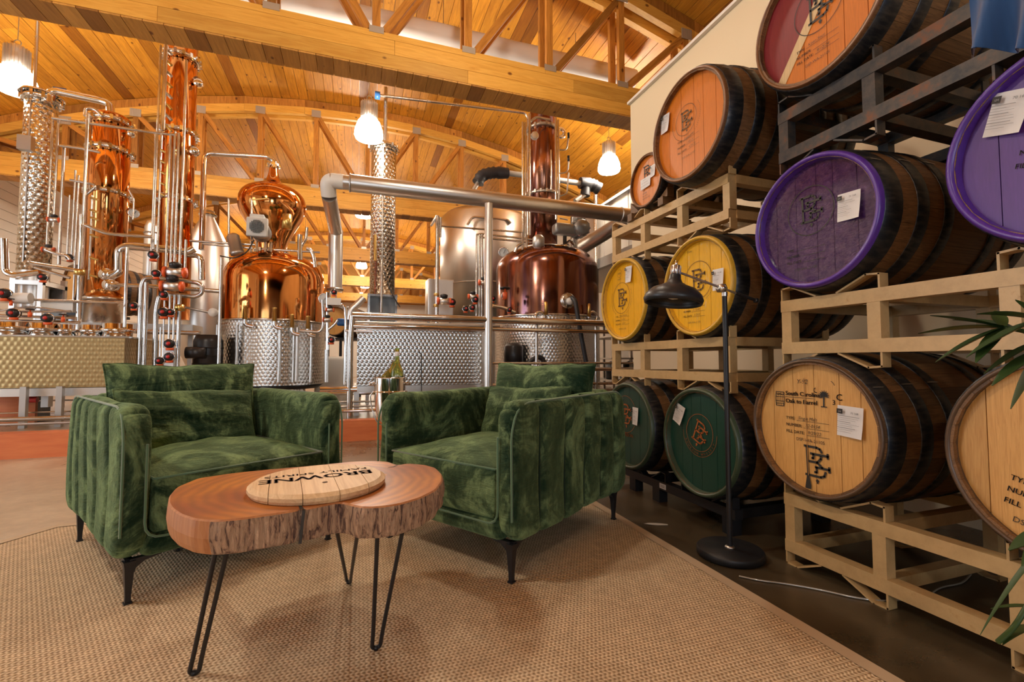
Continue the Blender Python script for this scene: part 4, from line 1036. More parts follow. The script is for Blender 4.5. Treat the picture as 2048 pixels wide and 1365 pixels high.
# --- fermenter behind the manifold
Fm = thing('conical_tank', 'pale steel tank with conical shoulder behind the valve manifold', 'tank')
X_, Y_, r_, za_, zb_ = cyl(410, 92, 490, 700, 9.5)
MB().lathe([(0, .6), (r_*.5, .6), (r_, 1.0), (r_, za_), (r_*.3, za_+.5), (r_*.3, za_+.62), (0, za_+.62)], (X_, Y_, 0), 40).build('tank_body', M_BRUSH, Fm)
MB().torus((X_, Y_, za_+.55), r_*.34, .03, 24, 8).build('neck_ring', M_CHROME, Fm)
for k in range(3):
    a = 2*PI*k/3+.5; MB().tube([(X_+r_*.8*math.cos(a), Y_+r_*.8*math.sin(a), .21), (X_+r_*.8*math.cos(a), Y_+r_*.8*math.sin(a), 1.1)], .04, 8).build('leg', M_STEEL, Fm)
Fm2 = thing('slim_tank', 'slim pale steel cylinder between the two copper columns', 'tank')
X_, Y_, r_, za_, zb_ = cyl(302, 34, 455, 640, 9.0)
MB().lathe([(0, .25), (r_, .25), (r_, za_), (r_*.7, za_+.1), (0, za_+.14)], (X_, Y_, 0), 28).build('tank_body', M_BRUSH, Fm2)
MB().torus((X_, Y_, za_-.1), r_, .015, 24, 6).build('band', M_DULL, Fm2)
# back of house: dark machines right of the dark still
Bk = thing('bottling_machine', 'dark steel machine frame with glass-like uprights under the mezzanine', 'machine')
for i in range(4):
    for y in (8.2, 9.3): MB().box((4.95+.42*i, y, .95), (.05, .05, 1.5)).build('frame_post', M_DULL, Bk)
for z in (.5, .95, 1.4, 1.7): MB().box((5.6, 8.75, z), (1.4, 1.15, .03)).build('shelf', M_DULL, Bk)
for i in range(3): MB().lathe([(0, .52), (.13, .52), (.13, .85), (0, .9)], (5.1+.42*i, 8.5, 0), 16).build('drum', M_BLACKP, Bk)

# ================================================================== BARRELS AND RACKS
BL, BH, BB = .89, 1.0, 1.13           # length, unit head radius, bilge ratio
def brad(x): return BH+(BB-BH)*(1-(2*x/BL-1)**2)
def stave_mesh():
    mb = MB(); n = 30; hw = PI/n*.985; ns = 10
    vs = []
    for i in range(ns+1):
        x = BL*i/ns; ro = brad(x); ri = ro-.07
        for r_, a in ((ro, -hw), (ro*1.0, 0), (ro, hw), (ri, hw), (ri, -hw)): vs.append((x, r_*math.sin(a), r_*math.cos(a)))
    fs = [(i*5+j, i*5+(j+1) % 5, (i+1)*5+(j+1) % 5, (i+1)*5+j) for i in range(ns) for j in range(5)]
    fs += [(0, 1, 2, 3, 4)[::-1], tuple(ns*5+k for k in range(5))]
    return mb.add(vs, fs).mesh('stave', M_OAK), n
STAVE, NST = stave_mesh()
def hoop_mesh(xa, xb):
    ra, rb = brad(xa), brad(xb)
    return MB().lathe([(ra+.003, xa), (ra+.022, xa), (rb+.022, xb), (rb+.003, xb)], n=48, mtx=Matrix(((0, 0, 1), (0, 1, 0), (-1, 0, 0)))).mesh('hoop', M_HOOP)
HOOPS = [hoop_mesh(a, b) for a, b in ((.012, .085), (.155, .205), (.285, .33), (.56, .605), (.685, .735), (.805, .878))]
RIV = MB().lathe([(.028, 0), (.022, .012), (0, .016)], n=8).mesh('rivet', M_DULL)
RINGM = {}
def ring_mesh(m, painted):
    k = m.name
    if k not in RINGM:
        t = Matrix(((0, 0, 1), (0, 1, 0), (-1, 0, 0)))
        prof = [(1.0, .014), (1.003, .0), (.99, -.005), (.962, -.004), (.95, .004), (.935, .03)] if not painted else [(1.022, .02), (1.01, -.002), (.985, -.008), (.945, -.006), (.925, .006), (.915, .03)]
        RINGM[k] = MB().lathe(prof, n=56, mtx=t).mesh('head_ring', m)
    return RINGM[k]
HB = {}
def head_boards(m, n=6, r=.945, x=.028, tilt=0, half=None):
    """boards of the barrel head as clipped strips; returns list of meshes"""
    k = (m.name, n)
    if k in HB: return HB[k]
    out = []; edges = [-r]; rr = random.Random(len(m.name)+n)
    wd = [rr.uniform(.8, 1.25) for _ in range(n)]; s_ = sum(wd); c = -r
    for w_ in wd: c += 2*r*w_/s_; edges.append(c)
    for a, b in zip(edges[:-1], edges[1:]):
        a2, b2 = a+.004, b-.004
        us = [a2+(b2-a2)*i/6 for i in range(7)]
        top = [(u, math.sqrt(max(0, r*r-u*u))) for u in us]; poly = top[::-1]+[(u, -v) for u, v in top]
        mb = MB(); n_ = len(poly)
        vs = [(x+.0, -u, v) for u, v in poly]+[(x+.05, -u, v) for u, v in poly]
        mb.add(vs, [tuple(range(n_))[::-1], tuple(range(n_, 2*n_))]+[(i, n_+i, n_+(i+1) % n_, (i+1) % n_) for i in range(n_)])
        out.append(mb.mesh('head_board', m))
    HB[k] = out; return out
def barrel(label, X, Y, Z, rad, head, ring, painted, group, L=1., roll=0., head_alt=None, yaw=0.):
    t = thing('oak_barrel', label, 'barrel', (X, Y, Z), group=group, rot=(0, 0, yaw))
    t.scale = (L, rad, rad)
    rr = random.Random(int(Y*1000+Z*77))
    for i in range(NST): link('stave', STAVE, t, rot=(2*PI*i/NST+.05, 0, 0))
    for h in HOOPS: link('hoop', h, t)
    link('head_ring', ring_mesh(ring, painted), t)
    hb = head_boards(head)
    for i, me in enumerate(hb):
        m2 = me
        if head_alt and i in head_alt:
            m2 = me.copy(); m2.materials[0] = head_alt[i]
        link('head_board', m2, t, rot=(roll, 0, 0))
    for x in (.05, .18, .31): link('rivet', RIV, t, loc=(x, -brad(x)*.8-.02, brad(x)*.62), rot=(R(52), 0, 0), scale=(1/rad*.35, .35, .35))
    return t
def ink_for(t, rad, L=1., ang=0., x=None, bx=.024):
    """print plane on the head: u to the viewer's right, v up, metres"""
    ca, sa = math.cos(ang), math.sin(ang)
    def pl(u, v, d=0.):
        a, b = u*ca-v*sa, u*sa+v*ca
        return (bx-d, -a/rad, b/rad)
    return Ink(pl)
def sticker(t, rad, u, v, w_, h_, ang, big=None, black=True):
    """paper label: corner-curled sheet with its print"""
    ca, sa = math.cos(ang), math.sin(ang)
    def pl(a, b, d=0.): 
        x, y = u+a*ca-b*sa, v+a*sa+b*ca
        return (.018-d, -x/rad, y/rad)
    mb = MB(); n = 4; vs = []
    for i in range(n+1):
        for j in range(n+1):
            a, b = -w_/2+w_*i/n, -h_/2+h_*j/n; lift = .008*max(0, (i/n)-(j/n))**2+.001
            vs.append(pl(a, b, lift))
    mb.add(vs, [(i*(n+1)+j, (i+1)*(n+1)+j, (i+1)*(n+1)+j+1, i*(n+1)+j+1) for i in range(n) for j in range(n)], True)
    s = mb.build('paper_label', M_PAPER, t)
    k = Ink(lambda a, b: pl(a, b, .0115))
    if black:
        k.poly([(-w_*.46, h_*.24), (-w_*.22, h_*.24), (-w_*.22, h_*.40), (-w_*.46, h_*.40)]); k.build('black_square', M_INK, s)
        k = Ink(lambda a, b: pl(a, b, .0125)); k.text('SM', -w_*.34, h_*.285, h_*.075, 'C', bold=1); k.build('square_print', M_PAPER, s)
        k = Ink(lambda a, b: pl(a, b, .0115)); k.text('70 168', w_*.08, h_*.27, h_*.09, bold=1)
    rr = random.Random(int(u*1e4))
    for i in range(9):
        y = h_*(.18-.065*i); k.line([(-w_*.42, y), (-w_*.42+w_*rr.uniform(.4, .84), y)], h_*.009 if i % 3 else h_*.018)
    if big: 
        k = Ink(lambda a, b: pl(a, b, .0115))
        for i, tx in enumerate(big): k.text(tx, 0, h_*(.22-.26*i), h_*.14, 'C')
    k.build('label_print', M_INKG, s); return s
def form(k, u, v, size, dv, hand, wd=None, code='DSP-WA-21105', lead=('TYPE:', 'NUMBER:', 'FILL DATE:'), linelen=.17, cx=None):
    for i, (a, b) in enumerate(zip(lead, hand)):
        y = v-dv*i; k.text(a, u, y, size, bold=1)
        w_ = max(x for x, _ in text_polys(a, size)[0])+.008
        k.line([(u+w_, y-.001), (u+linelen, y-.001)], .0015)
        if b: k.text(b, u+w_+.006, y+.004, size*1.05, slant=.25)
    k.text(code, u+linelen/2, v-dv*3.3, size, 'C')

GY = 'yellow-headed barrels in the middle tier of the left stack'
# left stack -------------------------------------------------------
b = barrel('large oak barrel with orange painted head, highest of the left stack', 1.66, 1.985, 2.15, .288, M_PORA, M_PORAR, False, 'barrels of the left stack')
k = ink_for(b, .288); k.mono(-.03, .055, .105); k.ring(-.03, .055, .082, .0028); k.ring(-.03, .055, .108, .002, 185, 300); k.dots(-.03, .055, .112, -50, 30, 16, .002); k.dots(-.03, .055, .112, 150, 185, 8, .002)
form(k, -.10, -.055, .016, .030, ('Smoked VO', '102-21', '4-20-22'), .16); k.build('head_lettering', M_INKB, b); sticker(b, .288, -.195, .115, .07, .105, -.1)
b = barrel('small oak cask with orange head and two paper notes', 1.78, 2.53, 2.075, .172, M_PORA, M_PORAR, False, 'barrels of the left stack', L=.62)
k = ink_for(b, .172); k.mono(.0, .055, .10)
for i in range(4): k.text(('TYPE', 'NUMBER', 'FILL DATE', 'DSP-WA-21105')[i], -.05, -.06-.018*i, .012)
k.build('head_lettering', M_INK, b); s = sticker(b, .172, -.01, -.01, .11, .07, .0, big=('EMPTY', 'MUST BE FILLED', 'FOR MAKING SINGLE'), black=False); sticker(b, .172, .07, .04, .05, .075, 0)
b = barrel('oak barrel with clean yellow head, left of the lamp shade', 1.73, 2.74, 1.31, .281, M_PYEL, M_PYELR, True, 'barrels of the left stack')
k = ink_for(b, .281); k.mono(-.045, .02, .13); k.ring(-.05, .018, .108, .0028); k.dots(-.05, .018, .128, -60, 20, 18, .002); k.dots(-.05, .018, .128, 160, 235, 18, .002)
form(k, -.125, -.115, .014, .027, ('Wheat Whiskey', '21-0122', '2-25-21')); k.ring(-.07, .195, .028, .0015, n=16); k.text('RW', -.07, .188, .022, 'C'); k.text('RESERVE', -.07, .15, .012, 'C'); k.build('head_lettering', M_INKB, b)
sticker(b, .281, .055, .168, .075, .11, -.05)
wear = paint('worn_yellow_head_paint', (.84, .46, .012), (.66, .50, .30))
b = barrel('oak barrel with scuffed yellow head behind the shade and arm of the floor lamp', 1.73, 2.015, 1.29, .266, wear, M_PYELR, True, 'barrels of the left stack')
k = ink_for(b, .266); k.mono(-.01, .035, .125); k.ring(-.01, .035, .104, .0028); k.dots(-.01, .035, .122, -60, 20, 18, .002); form(k, -.13, -.105, .015, .028, ('Wheat Whiskey', '21-0248', '2-25-21')); k.text('CHAI', -.09, .20, .016); k.build('head_lettering', M_INKB, b)
sticker(b, .266, .145, .012, .075, .11, -.03)
b = barrel('oak barrel with dark green head directly behind the pole of the floor lamp', 1.73, 2.02, .452, .283, M_PGRN, M_PGRNR, True, 'barrels of the left stack')
k = ink_for(b, .283); k.mono(-.015, .045, .12, R(-25)); k.ring(-.015, .045, .10, .0025); k.ring(-.015, .045, .128, .002, 180, 360)
for i, ch in enumerate('BOURBON WHISKEY'):
    a = R(205+i*9.3); k.text(ch, -.015+.121*math.cos(a), .045+.121*math.sin(a), .018, 'C', ang=a+PI/2, bold=1)
k.build('head_lettering', M_INKO, b); sticker(b, .283, -.17, .13, .075, .11, R(-22))
b = barrel('oak barrel with dark green head half hidden behind the right armchair', 1.73, 2.70, .45, .284, M_PGRN, M_PGRNR, True, 'barrels of the left stack')
k = ink_for(b, .284); k.mono(-.05, .07, .14); k.ring(-.05, .07, .125, .0025); k.text('BOURBON', -.05, -.08, .035, 'C', bold=1); k.build('head_lettering', M_INKO, b); sticker(b, .284, .075, .07, .065, .115, R(-2))
# right stack ------------------------------------------------------
b = barrel('oak barrel with purple head wrapped in crumpled shiny film', 1.73, 1.347, 1.448, .266, M_WRAP, M_PPURR, True, 'barrels of the right stack')
k = ink_for(b, .266); k.mono(-.02, .06, .115); k.ring(-.018, .053, .1, .003); form(k, -.13, -.10, .015, .026, ('', '', '')); k.build('head_lettering', M_INK, b); sticker(b, .266, .142, .02, .085, .105, R(-3))
b = barrel('oak barrel with matte purple head, cut by the right picture edge', 1.73, .62, 1.46, .272, M_PPUR, M_PPURR, True, 'barrels of the right stack')
k = ink_for(b, .272); k.text('NUMBER:', -.12, .0, .02, bold=1, ang=R(-12)); k.text('FILL DATE:', -.13, -.035, .02, bold=1, ang=R(-12)); k.build('head_lettering', M_INK, b); sticker(b, .272, -.135, .13, .085, .12, R(-16))
b = barrel('oak barrel whose natural tan head carries a palm tree print, lowest in the right stack', 1.73, 1.375, .613, .276, M_OAKH, M_TANR, False, 'barrels of the right stack')
k = ink_for(b, .276)
k.text('South Carolina', -.128, .124, .0255, bold=2); k.line([(-.128, .117), (.008, .117)], .0018); k.text('Oak to Barrel', -.128, .092, .0255, bold=2); k.text('LLC', .006, .095, .009, ang=PI/2)
for i in range(4): k.line([(-.172+.011*i, .078+.0), (-.172+.011*i-.002*(i-1.5), .105), (-.172+.011*i, .134)], .0015)
k.ring(-.155, .106, .021, .003, 60, 120); k.line([(-.174, .076), (-.178, .106), (-.174, .136), (-.137, .136), (-.133, .106), (-.137, .076)], .0028, True)
for y in (.086, .097, .115, .126): k.line([(-.176, y), (-.134, y)], .0022)
k.line([(.043, .09), (.044, .13)], .006); k.line([(.032, .088), (.055, .088)], .004)
for i in range(10):
    a = R(-20+i*26); k.poly([(.044, .131), (.044+.012*math.cos(a-.3), .133+.012*math.sin(a-.3)), (.044+.024*math.cos(a), .133+.022*math.sin(a)), (.044+.012*math.cos(a+.3), .133+.012*math.sin(a+.3))])
k.ring(.012, .152, .009, .003, 100, 290, 12); k.text('3', .077, .10, .027, bold=1); k.text('C', .092, .118, .036, bold=1)
k.text('Y-92', -.075, .176, .026, slant=.3); k.ring(.06, .165, .03, .002, 20, 60, 8)
form(k, -.128, .022, .018, .028, ('Single Malt', '22-0154', '9/29/22'), .2, linelen=.19, code='')
k.text('DSP-WA-21105', -.02, -.062, .019, 'C'); k.mono(.0, -.138, .128)
k.build('head_lettering', M_INK, b); sticker(b, .276, .148, .042, .095, .115, R(-3))
MB().add([(.022, -u/.276, v/.276) for u, v in ((-.035, -.19), (-.025, -.2), (-.018, -.235), (-.02, -.25), (-.045, -.25), (-.04, -.22))], [(0, 1, 2, 3, 4, 5)]).build('tar_stain', M_INK, b)
MB().add([(.0225, -u/.276, v/.276) for u, v in ((-.040, .20), (-.036, .20), (-.028, -.2), (-.031, -.2))], [(0, 1, 2, 3)]).build('drip_stain', M_DRIP, b)
b = barrel('oak barrel with tan head, cut by the right picture edge', 1.73, .645, .62, .282, M_OAKH, M_TANR, False, 'barrels of the right stack')
k = ink_for(b, .282, ang=R(-14)); form(k, -.125, -.105, .022, .034, ('Single Malt', '22-0155', '9/29/22'), .2, linelen=.2); k.mono(-.01, .05, .16); k.text('South Carolina', -.1, .16, .024, bold=1); k.build('head_lettering', M_INK, b)
b = barrel('oak barrel with maroon and orange head split by a cream stripe', 1.73, 1.305, 2.30, .283, M_PORA, M_PORAR, False, 'barrels of the right stack', roll=0)
# painted fields of the split head
def half_disc(t, rad, side, off0, off1, ang, m, name, r=.935):
    pts = []; ca, sa = math.cos(ang), math.sin(ang)
    us = [off0+(off1-off0)*i/10 for i in range(11)]
    top = [(u, math.sqrt(max(0, r*r-u*u))) for u in us]; poly = top[::-1]+[(u, -v) for u, v in top]
    MB().add([(.0262, -(u*ca-v*sa), u*sa+v*ca) for u, v in poly], [tuple(range(len(poly)))]).build(name, m, t)
an = R(-36)
half_disc(b, .283, 0, -.932, -.17, an, M_PMAR, 'maroon_field'); half_disc(b, .283, 0, -.17, -.02, an, M_PCRM, 'cream_stripe')
k = ink_for(b, .283); k.mono(-.0, .03, .125); k.ring(-.0, .03, .105, .003); form(k, -.10, -.115, .016, .024, ('Koso Sour', '', '9/12/24'), .18, linelen=.18); k.build('head_lettering', M_INK, b)

# racks --------------------------------------------------------------
def make_rack(label, loc, m, length=1.13, bays=(0, .36, .73, 1.09), h=.235, depth=.70, tube=.05, guides=True):
    """two-barrel rack: front and rear frames joined by cross tubes; origin at front, far end, bottom; runs towards -Y"""
    t = thing('barrel_rack', label, 'rack', loc, group='two-barrel steel racks')
    for x in (tube/2, depth-tube/2):
        for z in (tube/2, h-tube/2):
            MB().box((x, -length/2, z), (tube, length, tube)).build('rail', m, t)
        for y in bays:
            MB().box((x, -y-tube/2+.0, h/2), (tube*.92, tube*.92, h-2*tube+.002)).build('upright', m, t)
    for y in (bays[0], bays[1], bays[2], bays[3]):
        for z in (tube/2, h-tube/2):
            MB().box((depth/2, -y-tube/2, z), (depth-2*tube+.002, tube*.9, tube*.9)).build('cross_tube', m, t)
    if guides:
        for x in (tube*.5, depth-tube*.5):
            for a, b in ((bays[0], bays[1]+tube), (bays[2], bays[3]+tube)):
                mid = (a+b)/2
                for s, z0 in ((1, h), (-1, 0)):
                    e = .052*s
                    MB().strap([(x, -a-.004, z0), (x, -a-.004, z0+e), (x, -a-.05, z0+e*1.08), (x, -mid+.045, z0+.003*s)], (1, 0, 0), .045, .007).build('cradle', m, t)
                    MB().strap([(x, -b+.004, z0), (x, -b+.004, z0+e), (x, -b+.05, z0+e*1.08), (x, -mid-.045, z0+.003*s)], (1, 0, 0), .045, .007).build('cradle', m, t)
    return t
make_rack('cream rack under the two orange barrels, topmost of the left stack', (1.79, 2.965, 1.615), M_CREAMM)
make_rack('cream rack carrying the two yellow-headed barrels, rust at its near end', (1.79, 2.985, .775), M_CREAMM)
make_rack('cream rack standing on the floor under the tan-headed barrels', (1.79, 1.555, .056), M_CREAMM, h=.25)
make_rack('cream rack between the tan and the purple barrels, above the printed head', (1.79, 1.545, .915), M_CREAMM, h=.235)
make_rack('dark rusty rack above the purple barrels, under the maroon-and-orange head', (1.79, 1.535, 1.77), M_RUST, h=.23)
t = thing('base_rack', 'low black steel rack on short feet under the green-headed barrels', 'rack')
for x in (1.82, 2.44): MB().box((x, 2.42, .112), (.05, 1.16, .05)).build('rail', M_BLACK, t)
for y in (2.96, 2.58, 2.23, 1.88): MB().box((2.13, y, .112), (.57, .05, .05)).build('cross_tube', M_BLACK, t)
for y in (2.75, 2.49, 1.90):
    for x in (1.82, 2.44): MB().box((x+.012, y, .044), (.06, .07, .087)).build('foot', M_BLACK, t)
for y in (2.58, 2.05):
    for s in (-1, 1): MB().strap([(1.82, y+.19*s, .137), (1.82, y+.19*s, .19), (1.82, y+.15*s, .195), (1.82, y+.05*s, .14)], (1, 0, 0), .045, .007).build('cradle', M_BLACK, t)
s = MB().box((1.794, 2.41, .112), (.002, .06, .03)).build('tag_plate', M_PAPER, t); k = Ink(lambda u, v: (1.7925, 2.41-u, .112+v))
for y in (.006, 0, -.006): k.line([(-.02, y), (.02, y)], .002)
k.build('tag_print', M_INK, s)
# wooden saddle of the small cask
t = thing('cask_saddle', 'brown wooden saddle holding the small orange cask', 'saddle')
for x in (1.80, 2.2): 
    MB().add([(x, 2.73, 1.905), (x, 2.33, 1.905), (x, 2.33, 1.96), (x, 2.42, 1.91), (x, 2.64, 1.91), (x, 2.73, 1.99)]+[(x+.05, 2.73, 1.905), (x+.05, 2.33, 1.905), (x+.05, 2.33, 1.96), (x+.05, 2.42, 1.91), (x+.05, 2.64, 1.91), (x+.05, 2.73, 1.99)],
             [(0, 1, 2, 3, 4, 5), (11, 10, 9, 8, 7, 6)]+[(i, 6+i, 6+(i+1) % 6, (i+1) % 6) for i in range(6)]).build('cradle_board', M_OAK, t)
for y in (2.36, 2.70): MB().box((2.02, y, 1.878), (.5, .05, .05)).build('runner', M_OAK, t)
# barrels lying far in the hall
for lb, px, py, Y_, rad in (('far barrel lying behind the chromed fittings right of the copper pot still', 668, 642, 8.6, .26), ('dark barrel with printed head between the two left columns', 138, 575, 8.2, .32)):
    c = P(px, py, Y=Y_); b = barrel(lb, c.x, c.y, c.z, rad, M_OAKH, M_TANR, False, 'barrels far behind the stills', yaw=R(60) if px > 500 else R(40))
    t = thing('barrel_stand', ('dark stand under the far barrel near the copper pot' if px > 500 else 'dark stand under the far barrel between the left columns'), 'stand'); z_ = c.z-rad*1.13
    for dx, dy in ((-.2, 0), (.2, 0), (0, .35), (.35, .35)): MB().box((c.x+dx+.1, c.y+dy+.15, (z_+.21)/2), (.05, .05, z_-.21)).build('leg', M_BLACK, t)
    MB().box((c.x+.15, c.y+.3, z_-.02), (.7, .6, .04)).build('top_board', M_BLACK, t)

# ================================================================== RUG, CHAIRS, TABLE, LAMP
RX0, RX1, RY0, RY1 = -1.9, 1.42, -1.4, 3.13
co = .5
def octo(i):
    return [(RX0+i, RY0+i), (RX1-i, RY0+i), (RX1-i, RY1-.42-i*.4), (RX1-.42-i*.4, RY1-i), (-1.50+i*.4, RY1-i), (RX0+i, RY1-.62-i*.4)]
t = thing('sisal_rug', 'woven tan sisal rug with bound edge under the armchairs and slab table', 'rug')
MB().prism(octo(.03), 0.0, .010).build('woven_field', M_RUG, t)
a, b = octo(0), octo(.05); mb = MB(); n = 6
vs = [(x, y, .013) for x, y in a]+[(x, y, .013) for x, y in b]+[(x, y, 0) for x, y in a]
mb.add(vs, [(i, (i+1) % n, n+(i+1) % n, n+i) for i in range(n)]+[(2*n+i, 2*n+(i+1) % n, (i+1) % n, i) for i in range(n)]).build('edge_binding', M_RUGB, t)

CW, CD, CH = .865, 1.05, .71
def arm_disp(side):
    ys = [.20, .40, .58, .75, .90]
    def f(p, n):
        o = V((0, 0, 0))
        if n.x*side > .2:
            y = p[1]+CD/2
            g = max(math.exp(-((y-q)/.017)**2) for q in ys)
            puff = .010*math.cos((y-.105)*2*PI/.18)
            o += V((side*(-.026*g), 0, 0))
        o += V((side*.004*math.sin(p[2]*9+p[1]*5), .003*math.sin(p[2]*14), .004*math.sin(p[1]*11)))
        return o
    return f
def tubeline(mb, pts, r=.0045): return mb.tube(pts, r, 6)
def make_chair(label, loc, rz):
    t = thing('armchair', label, 'armchair', loc, rz, 'green velvet armchairs')
    aw = .10; z0 = .152; hz = CH-z0
    for s in (-1, 1):
        x = s*(CW/2-aw/2)
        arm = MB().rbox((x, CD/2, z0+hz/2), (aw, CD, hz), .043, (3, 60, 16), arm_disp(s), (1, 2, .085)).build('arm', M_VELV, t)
        # piping: front outline of the arm
        mb = MB(); xo = x+s*(aw/2-.012); xi = x-s*(aw/2-.02); q = []
        pts = [(xo, .0, z0+.10), (xo, -.004, CH-.12), (xo, .03, CH-.035), (xo, .1, CH-.006), (xo, CD-.1, CH-.004), (xo, CD-.02, CH-.05)]
        tubeline(mb, smooth_path(pts, .05)); mb.build('arm_piping', M_PIPING, t)
        mb = MB()
        for yq in (.20, .40, .58, .75, .90): mb.tube([(x+s*(aw/2-.021), yq, z0+.03), (x+s*(aw/2-.020), yq, z0+hz*.5), (x+s*(aw/2-.021), yq, CH-.03)], .0042, 6)
        mb.build('channel_seam', M_SEAM, t)
    iw = CW-2*aw
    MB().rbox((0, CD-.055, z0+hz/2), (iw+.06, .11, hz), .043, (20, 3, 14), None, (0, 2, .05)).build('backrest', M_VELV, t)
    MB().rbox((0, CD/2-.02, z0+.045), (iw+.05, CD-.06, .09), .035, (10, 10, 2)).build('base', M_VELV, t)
    mb = MB(); tubeline(mb, smooth_path([(-iw/2-.02, -.004, CH-.14), (-iw/2-.02, -.004, z0+.075), (iw/2+.02, -.004, z0+.075), (iw/2+.02, -.004, CH-.14)], .06)); mb.build('front_piping', M_PIPING, t)
    # seat cushion
    sd = .80; sh = .205; cz = z0+.085+sh/2
    rr = random.Random(4)
    def sdisp(p, n):
        u, v = p[0]/(iw/2), p[1]/(sd/2)
        if n.z > .3: return V((0, 0, (.055*(1-abs(u)**2.2)*(1-abs(v)**2.2)**.8)+.004*math.sin(11*u+3*v)*math.sin(7*v-2*u)))
        if n.y < -.3: return V((0, -.006*(1-u*u), 0))
        return V((0, 0, 0))
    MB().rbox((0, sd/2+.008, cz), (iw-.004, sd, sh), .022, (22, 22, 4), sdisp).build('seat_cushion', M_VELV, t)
    mb = MB(); x_ = iw/2-.006; ya, yb_ = .012, sd
    tubeline(mb, [(-x_, yb_, cz+sh/2), (-x_, ya, cz+sh/2-.004), (x_, ya, cz+sh/2-.004), (x_, yb_, cz+sh/2)]); mb.build('seat_piping', M_PIPING, t)
    pillow_mesh((iw+.02, .24, .42), 5, .35).build('back_cushion', M_VELV, t)
    o = [c for c in t.children if c.name.startswith('back_cushion')][-1]; o.location = (0, CD-.24, .652); o.rotation_euler = (R(-11), 0, 0)
    # legs
    for sx, y, sy in ((-1, .045, -1), (1, .045, -1), (-1, .965, 1), (1, .965, 1)):
        x = sx*.384; mb = MB(); prof = [(0, .0085), (.03, .0085), (.13, .0145), (.152, .018)]
        pr = [(z, w_) for z, w_ in prof]
        for (za, wa), (zb, wb) in zip(pr[:-1], pr[1:]):
            vs = [(x+a*wa, y+b_*wa, za) for a, b_ in ((-1, -1), (1, -1), (1, 1), (-1, 1))]+[(x+a*wb, y+b_*wb, zb) for a, b_ in ((-1, -1), (1, -1), (1, 1), (-1, 1))]
            mb.add(vs, [(i, (i+1) % 4, 4+(i+1) % 4, 4+i) for i in range(4)]+[(3, 2, 1, 0), (4, 5, 6, 7)])
        # curved brackets reaching along the underside
        for d in (V((-sx, 0, 0)), V((0, -sy, 0))):
            c = V((x, y, 0)); q = [c+d*.01+V((0, 0, .10)), c+d*.02+V((0, 0, .125)), c+d*.045+V((0, 0, .143)), c+d*.095+V((0, 0, .152)), c+d*.095+V((0, 0, .158)), c+V((0, 0, .158))]
            w_ = V((0, 1, 0))*.012 if d.x else V((1, 0, 0))*.012
            vs = [v-w_ for v in q]+[v+w_ for v in q]; m_ = len(q)
            mb.add(vs, [tuple(range(m_)), tuple(range(m_, 2*m_))[::-1]]+[(i, (i+1) % m_, m_+(i+1) % m_, m_+i) for i in range(m_)])
        mb.add([(x-.012, y-.012, 0), (x+.012, y-.012, 0), (x+.012, y+.012, 0), (x-.012, y+.012, 0), (x-.012, y-.012, .006), (x+.012, y-.012, .006), (x+.012, y+.012, .006), (x-.012, y+.012, .006)], [(0, 1, 5, 4), (1, 2, 6, 5), (2, 3, 7, 6), (3, 0, 4, 7), (4, 5, 6, 7), (3, 2, 1, 0)])
        mb.build('leg', M_BLACK, t)
    return t
def pillow_mesh(d, seed, creases=0.):
    """stuffed cushion with pinched corners: d = width, thickness, height"""
    mb = MB(); rr = random.Random(seed); nx, nz = 44, 30; ph = [rr.uniform(0, 6) for _ in range(8)]
    def pt(i, j, s):
        u, v = math.sin(PI/2*(-1+2*i/nx))*.55+(-1+2*i/nx)*.45, math.sin(PI/2*(-1+2*j/nz))*.55+(-1+2*j/nz)*.45
        th = (max(0, 1-abs(u)**2.6)*max(0, 1-abs(v)**2.4))**.5
        wr = (.045*math.sin(4*u+ph[0]+2*v)*math.sin(5*v+ph[1])+.03*math.sin(13*u+ph[4]+3*v)*max(0, abs(v)-.3)*1.5)*th
        wr += creases*th*(.085*math.sin(8*v+1.8*u+ph[2])+.06*abs(math.sin(7*v-2.1*u+ph[5]))*(.6+.4*u)+.03*math.sin(17*v+4*u))
        x = u*d[0]/2*(1-.05*(1-v*v)); z = v*d[2]/2*(1-.055*(1-u*u)+.022*math.sin(5*u+ph[3])+.012*math.sin(15*u+ph[6]))
        return (x, s*(d[1]/2)*(th+wr), z)
    for s in (-1, 1):
        vs = [pt(i, j, s) for i in range(nx+1) for j in range(nz+1)]
        fs = [(i*(nz+1)+j, (i+1)*(nz+1)+j, (i+1)*(nz+1)+j+1, i*(nz+1)+j+1) for i in range(nx) for j in range(nz)]
        if s > 0: fs = [f[::-1] for f in fs]
        mb.add(vs, fs, True)
    ed = [pt(i, 0, 1) for i in range(nx+1)]+[pt(nx, j, 1) for j in range(1, nz+1)]+[pt(i, nz, 1) for i in range(nx-1, -1, -1)]+[pt(0, j, 1) for j in range(nz-1, -1, -1)]
    mb.tube(ed, .0045, 6, False); return mb
O1, A1 = (-.4235, 2.209, .010), R(32.5)
O2, A2 = (.3386, 2.044, .010), R(-56.4)
make_chair('green velvet armchair at the left, its channelled left side and front seen', O1, A1)
make_chair('green velvet armchair at the right, seen from its side with back towards the racks', O2, A2)
def pillow(label, O, A, lx, ly, lz, rx, ry, d, seed):
    o = pillow_mesh(d, seed, 1.).build('lumbar_pillow', M_VELV); tag(o, label, 'pillow', 'green velvet lumbar pillows')
    m = Matrix.Translation(V(O)) @ Matrix.Rotation(A, 4, 'Z') @ Matrix.Translation((lx, ly, lz)) @ Euler((rx, ry, 0)).to_matrix().to_4x4()
    o.matrix_world = m; return o
pillow('creased green velvet lumbar pillow in the left armchair', O1, A1, -.04, CD-.44, .565, R(-24), R(2), (.60, .19, .35), 2)
